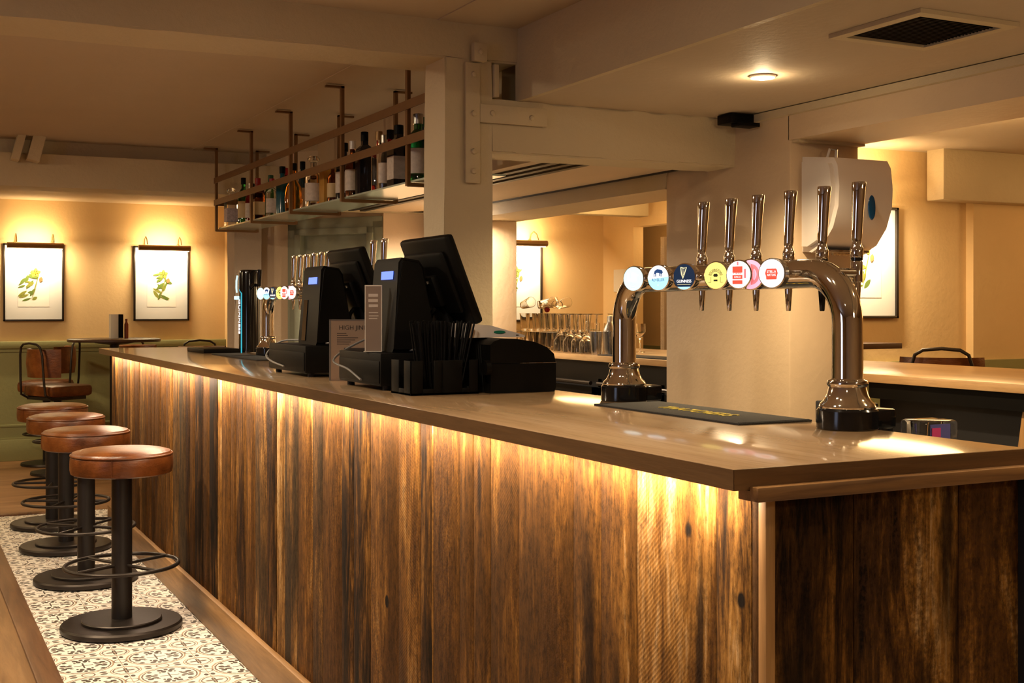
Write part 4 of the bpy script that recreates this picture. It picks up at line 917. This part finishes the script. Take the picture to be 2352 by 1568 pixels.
# ---------------------------------------------------------------- pictures and their lamps
def leaf(m, F, x, y, a, L, w, z):
    p = []
    for i in range(9): s = i / 8; p.append((L * s, w * math.sin(PI * s) ** .8))
    q = p + [(a_, -b_) for a_, b_ in p[::-1][1:-1]]; ca, sa = math.cos(R(a)), math.sin(R(a))
    m.prism([(x + u * ca - v * sa, y + u * sa + v * ca) for u, v in q], .0006, F @ Matrix.Translation((0, 0, z)))
PG = [plain('print_leaf_green', (.10, .16, .02), .8), plain('print_leaf_olive', (.20, .22, .03), .8), plain('print_yellow', (.70, .48, .04), .8), plain('print_brown', (.30, .15, .05), .8)]
mount = plain('picture_mount', (.74, .75, .76), .7, var=.02); prnt = plain('picture_paper', (.84, .83, .80), .7, var=.02)
def picture(xc, yw, z0, z1, w, seed, label, lamp_label, lampw=.47, power=10, ldx=0):
    t = thing('framed_print', label, 'picture', (xc, yw, z0)); hh = z1 - z0; b = .016
    m = MB()
    for a, c in (((-w / 2, 0), (w / 2, b)), ((-w / 2, hh - b), (w / 2, hh)), ((-w / 2, 0), (-w / 2 + b, hh)), ((w / 2 - b, 0), (w / 2, hh))): m.box((a[0], -.035, a[1]), (c[0], -.002, c[1]), bev=.002)
    m.obj('frame', M['frame'], t)
    m = MB(); m.box((-w / 2 + b, -.018, b), (w / 2 - b, -.004, hh - b)); m.obj('mount', mount, t)
    iw, ih = w * .26, hh * .5; zc = hh * .46
    m = MB(); m.box((-iw, -.0195, zc - ih * .55), (iw, -.018, zc + ih * .6)); pr = m.obj('print', prnt, t)
    F = T((0, -.0195, zc), (1, 0, 0), (0, 0, 1)); rn = random.Random(seed); ms = [MB() for _ in PG]
    for k in range(16):
        s = k / 15; x = -.02 + .05 * math.sin(s * 3 + seed); y = -.13 + .25 * s; a = rn.choice((rn.uniform(20, 80), rn.uniform(100, 165), rn.uniform(-40, 10), rn.uniform(180, 220)))
        leaf(ms[rn.choice((0, 0, 1))], F, x, y, a, rn.uniform(.05, .10), rn.uniform(.008, .016), .0002 * k)
    for k in range(5): leaf(ms[2 if seed % 2 else 1], F, .015, .115, 72 * k + 15, .045, .016, .004)
    leaf(ms[3], F, .055, .03, 80, .05, .016, .004); leaf(ms[1], F, -.02, -.13, 75, .25, .004, .0045)
    for i, mm in enumerate(ms):
        if len(mm.bm.verts): mm.obj('plant_drawing', PG[i], pr, smooth=False)
        else: mm.bm.free()
    l = thing('picture_lamp', lamp_label, 'lamp', (xc + ldx, yw, z1 - .01))
    m = MB(); m.tube([(-lampw / 2, -.17, -.012), (lampw / 2, -.17, -.012)], .0255, 16); m.obj('shade', M['brass'], l)
    m = MB(); m.tube([(-lampw / 2 + .01, -.160, -.034), (lampw / 2 - .01, -.160, -.034)], .008, 8); m.obj('tube_bulb', M['bulb'], l)
    for s in (-.155, .155):
        m = MB(); m.tube([(s, -.003, .02), (s, -.03, .075), (s, -.08, .095), (s, -.13, .07), (s, -.165, .02)], .005, 8); m.lathe([(.016, 0), (.016, .006), (0, .008)], (s, -.001, .02), 12, ax=(0, -1, 0)); m.obj('arm', M['brass'], l)
    light('bulb_light', 'AREA', (0, -.150, -.046), power, (1, .76, .44), l, shape='RECTANGLE', size=lampw - .04, size_y=.02, rot=(R(32), 0, 0))
    light('bulb_light', 'AREA', (0, -.150, .026), power * .38, (1, .70, .33), l, shape='RECTANGLE', size=lampw - .10, size_y=.02, rot=(R(180 - 38), 0, 0))
picture(1.145, 11.85, 1.246, 1.940, .51, 3, 'lit framed botanical print of yellow flowers, leftmost on far wall', 'brass picture lamp over the leftmost print')
picture(2.270, 11.85, 1.245, 1.942, .51, 6, 'lit framed botanical print of green leaves, right one on far wall', 'brass picture lamp over the right print of the far wall')
picture(4.80, 9.5, 1.247, 1.938, .53, 4, 'framed leaf print seen through opening above the glasses', 'brass picture lamp above the glasses on the back bar', power=14)
picture(5.235, 5.70, 1.30, 1.975, .53, 9, 'framed yellow green print partly behind the near font', 'brass picture lamp hidden behind the paper dispenser', power=20, lampw=.30, ldx=-.10)
m = MB(); m.box((5.692, 9.08, 1.505), (5.698, 9.31, 1.70)); tag(m.obj('wall_notice', M['paper']), 'pale paper notice on the wall left of the near font', 'notice')

# ---------------------------------------------------------------- paper towel dispenser
t = thing('towel_dispenser', 'white glossy paper towel dispenser with a blue window', 'dispenser', (3.44, 3.94, 1.78))
m = MB(); prof = [(-.002, -.19), (-.06, -.195), (-.13, -.165), (-.185, -.10), (-.215, -.02), (-.22, .06), (-.21, .14), (-.19, .172), (-.002, .195)]
m.prism(prof, .32, T((-.16, 0, 0), (0, 1, 0), (0, 0, 1)))
bmesh.ops.bevel(m.bm, geom=[e for e in m.bm.edges if abs(e.verts[0].co.x - e.verts[1].co.x) < 1e-4], offset=.022, segments=4, affect='EDGES')
m.obj('cover', M['white'], t, sharp=50)
m = MB(); m.lathe([(.030, 0), (.028, .004), (.0, .006)], (.030, -.2165, -.02), 24, sx=.62, sy=1.7, ax=(0, -1, .03)); m.obj('level_window', M['blue'], t)
m = MB(); m.box((-.12, -.13, -.196), (.10, -.03, -.186), bev=.003); m.cyl((-.04, -.07, -.20), (.08, -.07, -.20), .006, n=8); m.obj('paper_outlet', M['steel'], t)
m = MB(); m.tube([(-.06, -.06, .185), (-.055, -.07, .222), (-.02, -.07, .222), (-.015, -.06, .18)], .006, 8); m.obj('key_clip', M['white'], t)

# ---------------------------------------------------------------- glasses on the back bar
GZ = H2
def tumbler(label, name='tumbler'):
    t = tag(bpy.data.objects.new(name, None), label, 'glass', 'clear glasses crowded on the back bar'); C.objects.link(t); t.empty_display_size = .05
    return t
def gmesh(prof, n=18):
    m = MB(); m.lathe(prof, n=n); return m
def mkglass(name, prof, label, n=18):
    m = MB(); rs = []
    for r, z in prof: rs.append([m.bm.verts.new((r * math.cos(2 * PI * i / n), r * math.sin(2 * PI * i / n), z)) for i in range(n)])
    m.skin(rs, cap=True); o = m.obj(name, M['glass'], sharp=60); return tag(o, label, 'glass', 'clear glasses crowded on the back bar')
tum = mkglass('tumbler', [(.026, 0), (.036, .115), (.034, .115), (.024, .012)], 'clear upturned highball glass in the bottom layer on back bar')
tum.location = (3.9, 6.9, GZ + .001)
wine = mkglass('wine_glass', [(.034, 0), (.033, .003), (.005, .006), (.004, .075), (.020, .095), (.036, .125), (.034, .175), (.0325, .175), (.034, .127), (.018, .099), (.001, .090)], 'clear stemmed wine glass standing right of the tumblers on the back bar')
wine.location = (3.95, 6.45, GZ + .001)
mart = mkglass('cocktail_glass', [(.034, 0), (.033, .003), (.004, .006), (.0035, .115), (.048, .165), (.046, .165), (.001, .118)], 'tall cocktail glass standing alone left of the other glasses')
mart.location = (3.80, 7.70, GZ + .001)
def cp(o, loc, label, rx=0, rz=0):
    c = o.copy(); C.objects.link(c); c.location = loc; c.rotation_euler = (rx, 0, rz); c['label'] = label; return c
rn = random.Random(21)
for i, y in enumerate([6.58 + .086 * k for k in range(11)]):
    for j, x in enumerate((3.77, 3.87, 3.97)):
        if (i, j) == (0, 0): tum.location = (x, y, GZ + .001); continue
        cp(tum, (x + rn.uniform(-.004, .004), y, GZ + .001), 'clear highball glass in the bottom layer on the back bar')
tr = MB(); tr.box((3.70, 6.60, GZ + .118), (4.02, 7.42, GZ + .122), bev=.001); tag(tr.obj('glass_divider', M['glass']), 'thin clear divider tray between two layers of glasses', 'tray')
for i, y in enumerate([6.68 + .088 * k for k in range(8)]):
    for j, x in enumerate((3.77, 3.88)): cp(tum, (x, y, GZ + .123), 'clear highball glass in the upper layer on the back bar')
for i, (x, y) in enumerate(((3.78, 7.34), (3.93, 7.36), (3.80, 7.16), (3.93, 7.12), (3.82, 6.96))): cp(tum, (x, y, GZ + .292), 'clear glass lying tipped on top of the pile', rx=R(80), rz=R(40 * i))
for x, y in ((4.06, 6.52), (4.06, 6.64), (4.10, 6.76), (4.10, 6.40), (4.06, 6.88), (4.12, 7.02)): cp(wine, (x, y, GZ + .001), 'clear stemmed wine glass standing among the tumblers', rz=rn.random())
for x, y in ((3.68, 6.33), (3.68, 6.43), (3.68, 6.53), (3.78, 6.38), (3.78, 6.48), (3.68, 6.65), (3.88, 6.34)): cp(wine, (x, y, GZ + .238), 'clear wine glass upturned with its foot in the air', rx=PI).scale = (1.2, 1.2, 1.35)
wine.location = (3.97, 6.30, GZ + .001)
m = MB(); m.lathe([(.0, -.02), (.014, -.014), (.02, 0), (.014, .014), (0, .02)], (3.87, 7.17, GZ + .262), 16); tag(m.obj('cherry', plain('red_ball', (.35, .01, .01), .25)), 'round red stopper on top of the pile of glasses', 'stopper')
bottle(3.78, 7.52, 'clear', 'white', 'black', .20, .035, 'tall', 'small clear bottle with black cap left of the glass pile', z=GZ, name='syrup_bottle')
def shaker(x, y, label):
    t = thing('cocktail_shaker', label, 'shaker', (x, y, GZ), group='steel cocktail shakers')
    m = MB(); m.lathe([(.0, 0), (.034, 0), (.044, .13), (.0445, .135), (0, .136)], n=24); m.obj('cup', M['steel'], t)
    m = MB(); m.lathe([(.043, .136), (.040, .15), (.022, .185), (.020, .20), (.018, .225), (0, .23)], n=24); m.obj('cap', M['steel'], t)
shaker(3.72, 6.12, 'steel cocktail shaker with tall cap nearest the chrome font')
m = MB(); m.lathe([(.0, 0), (.036, 0), (.047, .13), (.047, .135), (0, .130)], (3.70, 6.235, GZ), 24); tag(m.obj('shaker_cup', M['steel']), 'open steel mixing cup beside the cocktail shaker', 'shaker')
m = MB(); m.box((3.62, 5.30, GZ + .0005), (3.80, 6.10, GZ + .006), bev=.001); tag(m.obj('bar_mat', M['blackr']), 'black mat on the back bar right of the glasses', 'bar mat')
# stock inside the cooler
for i, (y, g, l) in enumerate(((5.05, 'green', 'green bottle inside the cooler door next to the pier'), (5.18, 'green', 'second green bottle inside the cooler next to the pier'), (5.72, 'amber', 'amber bottle in the middle of the cooler'), (6.3, 'clear', 'clear bottle in the far part of the cooler'), (6.45, 'teal', 'teal bottle in the far part of the cooler'))):
    bottle(3.82, y, g, 'white' if i % 2 else 'gold', 'silver', .235, .032, 'slim', l, z=.607, name='beer_bottle')
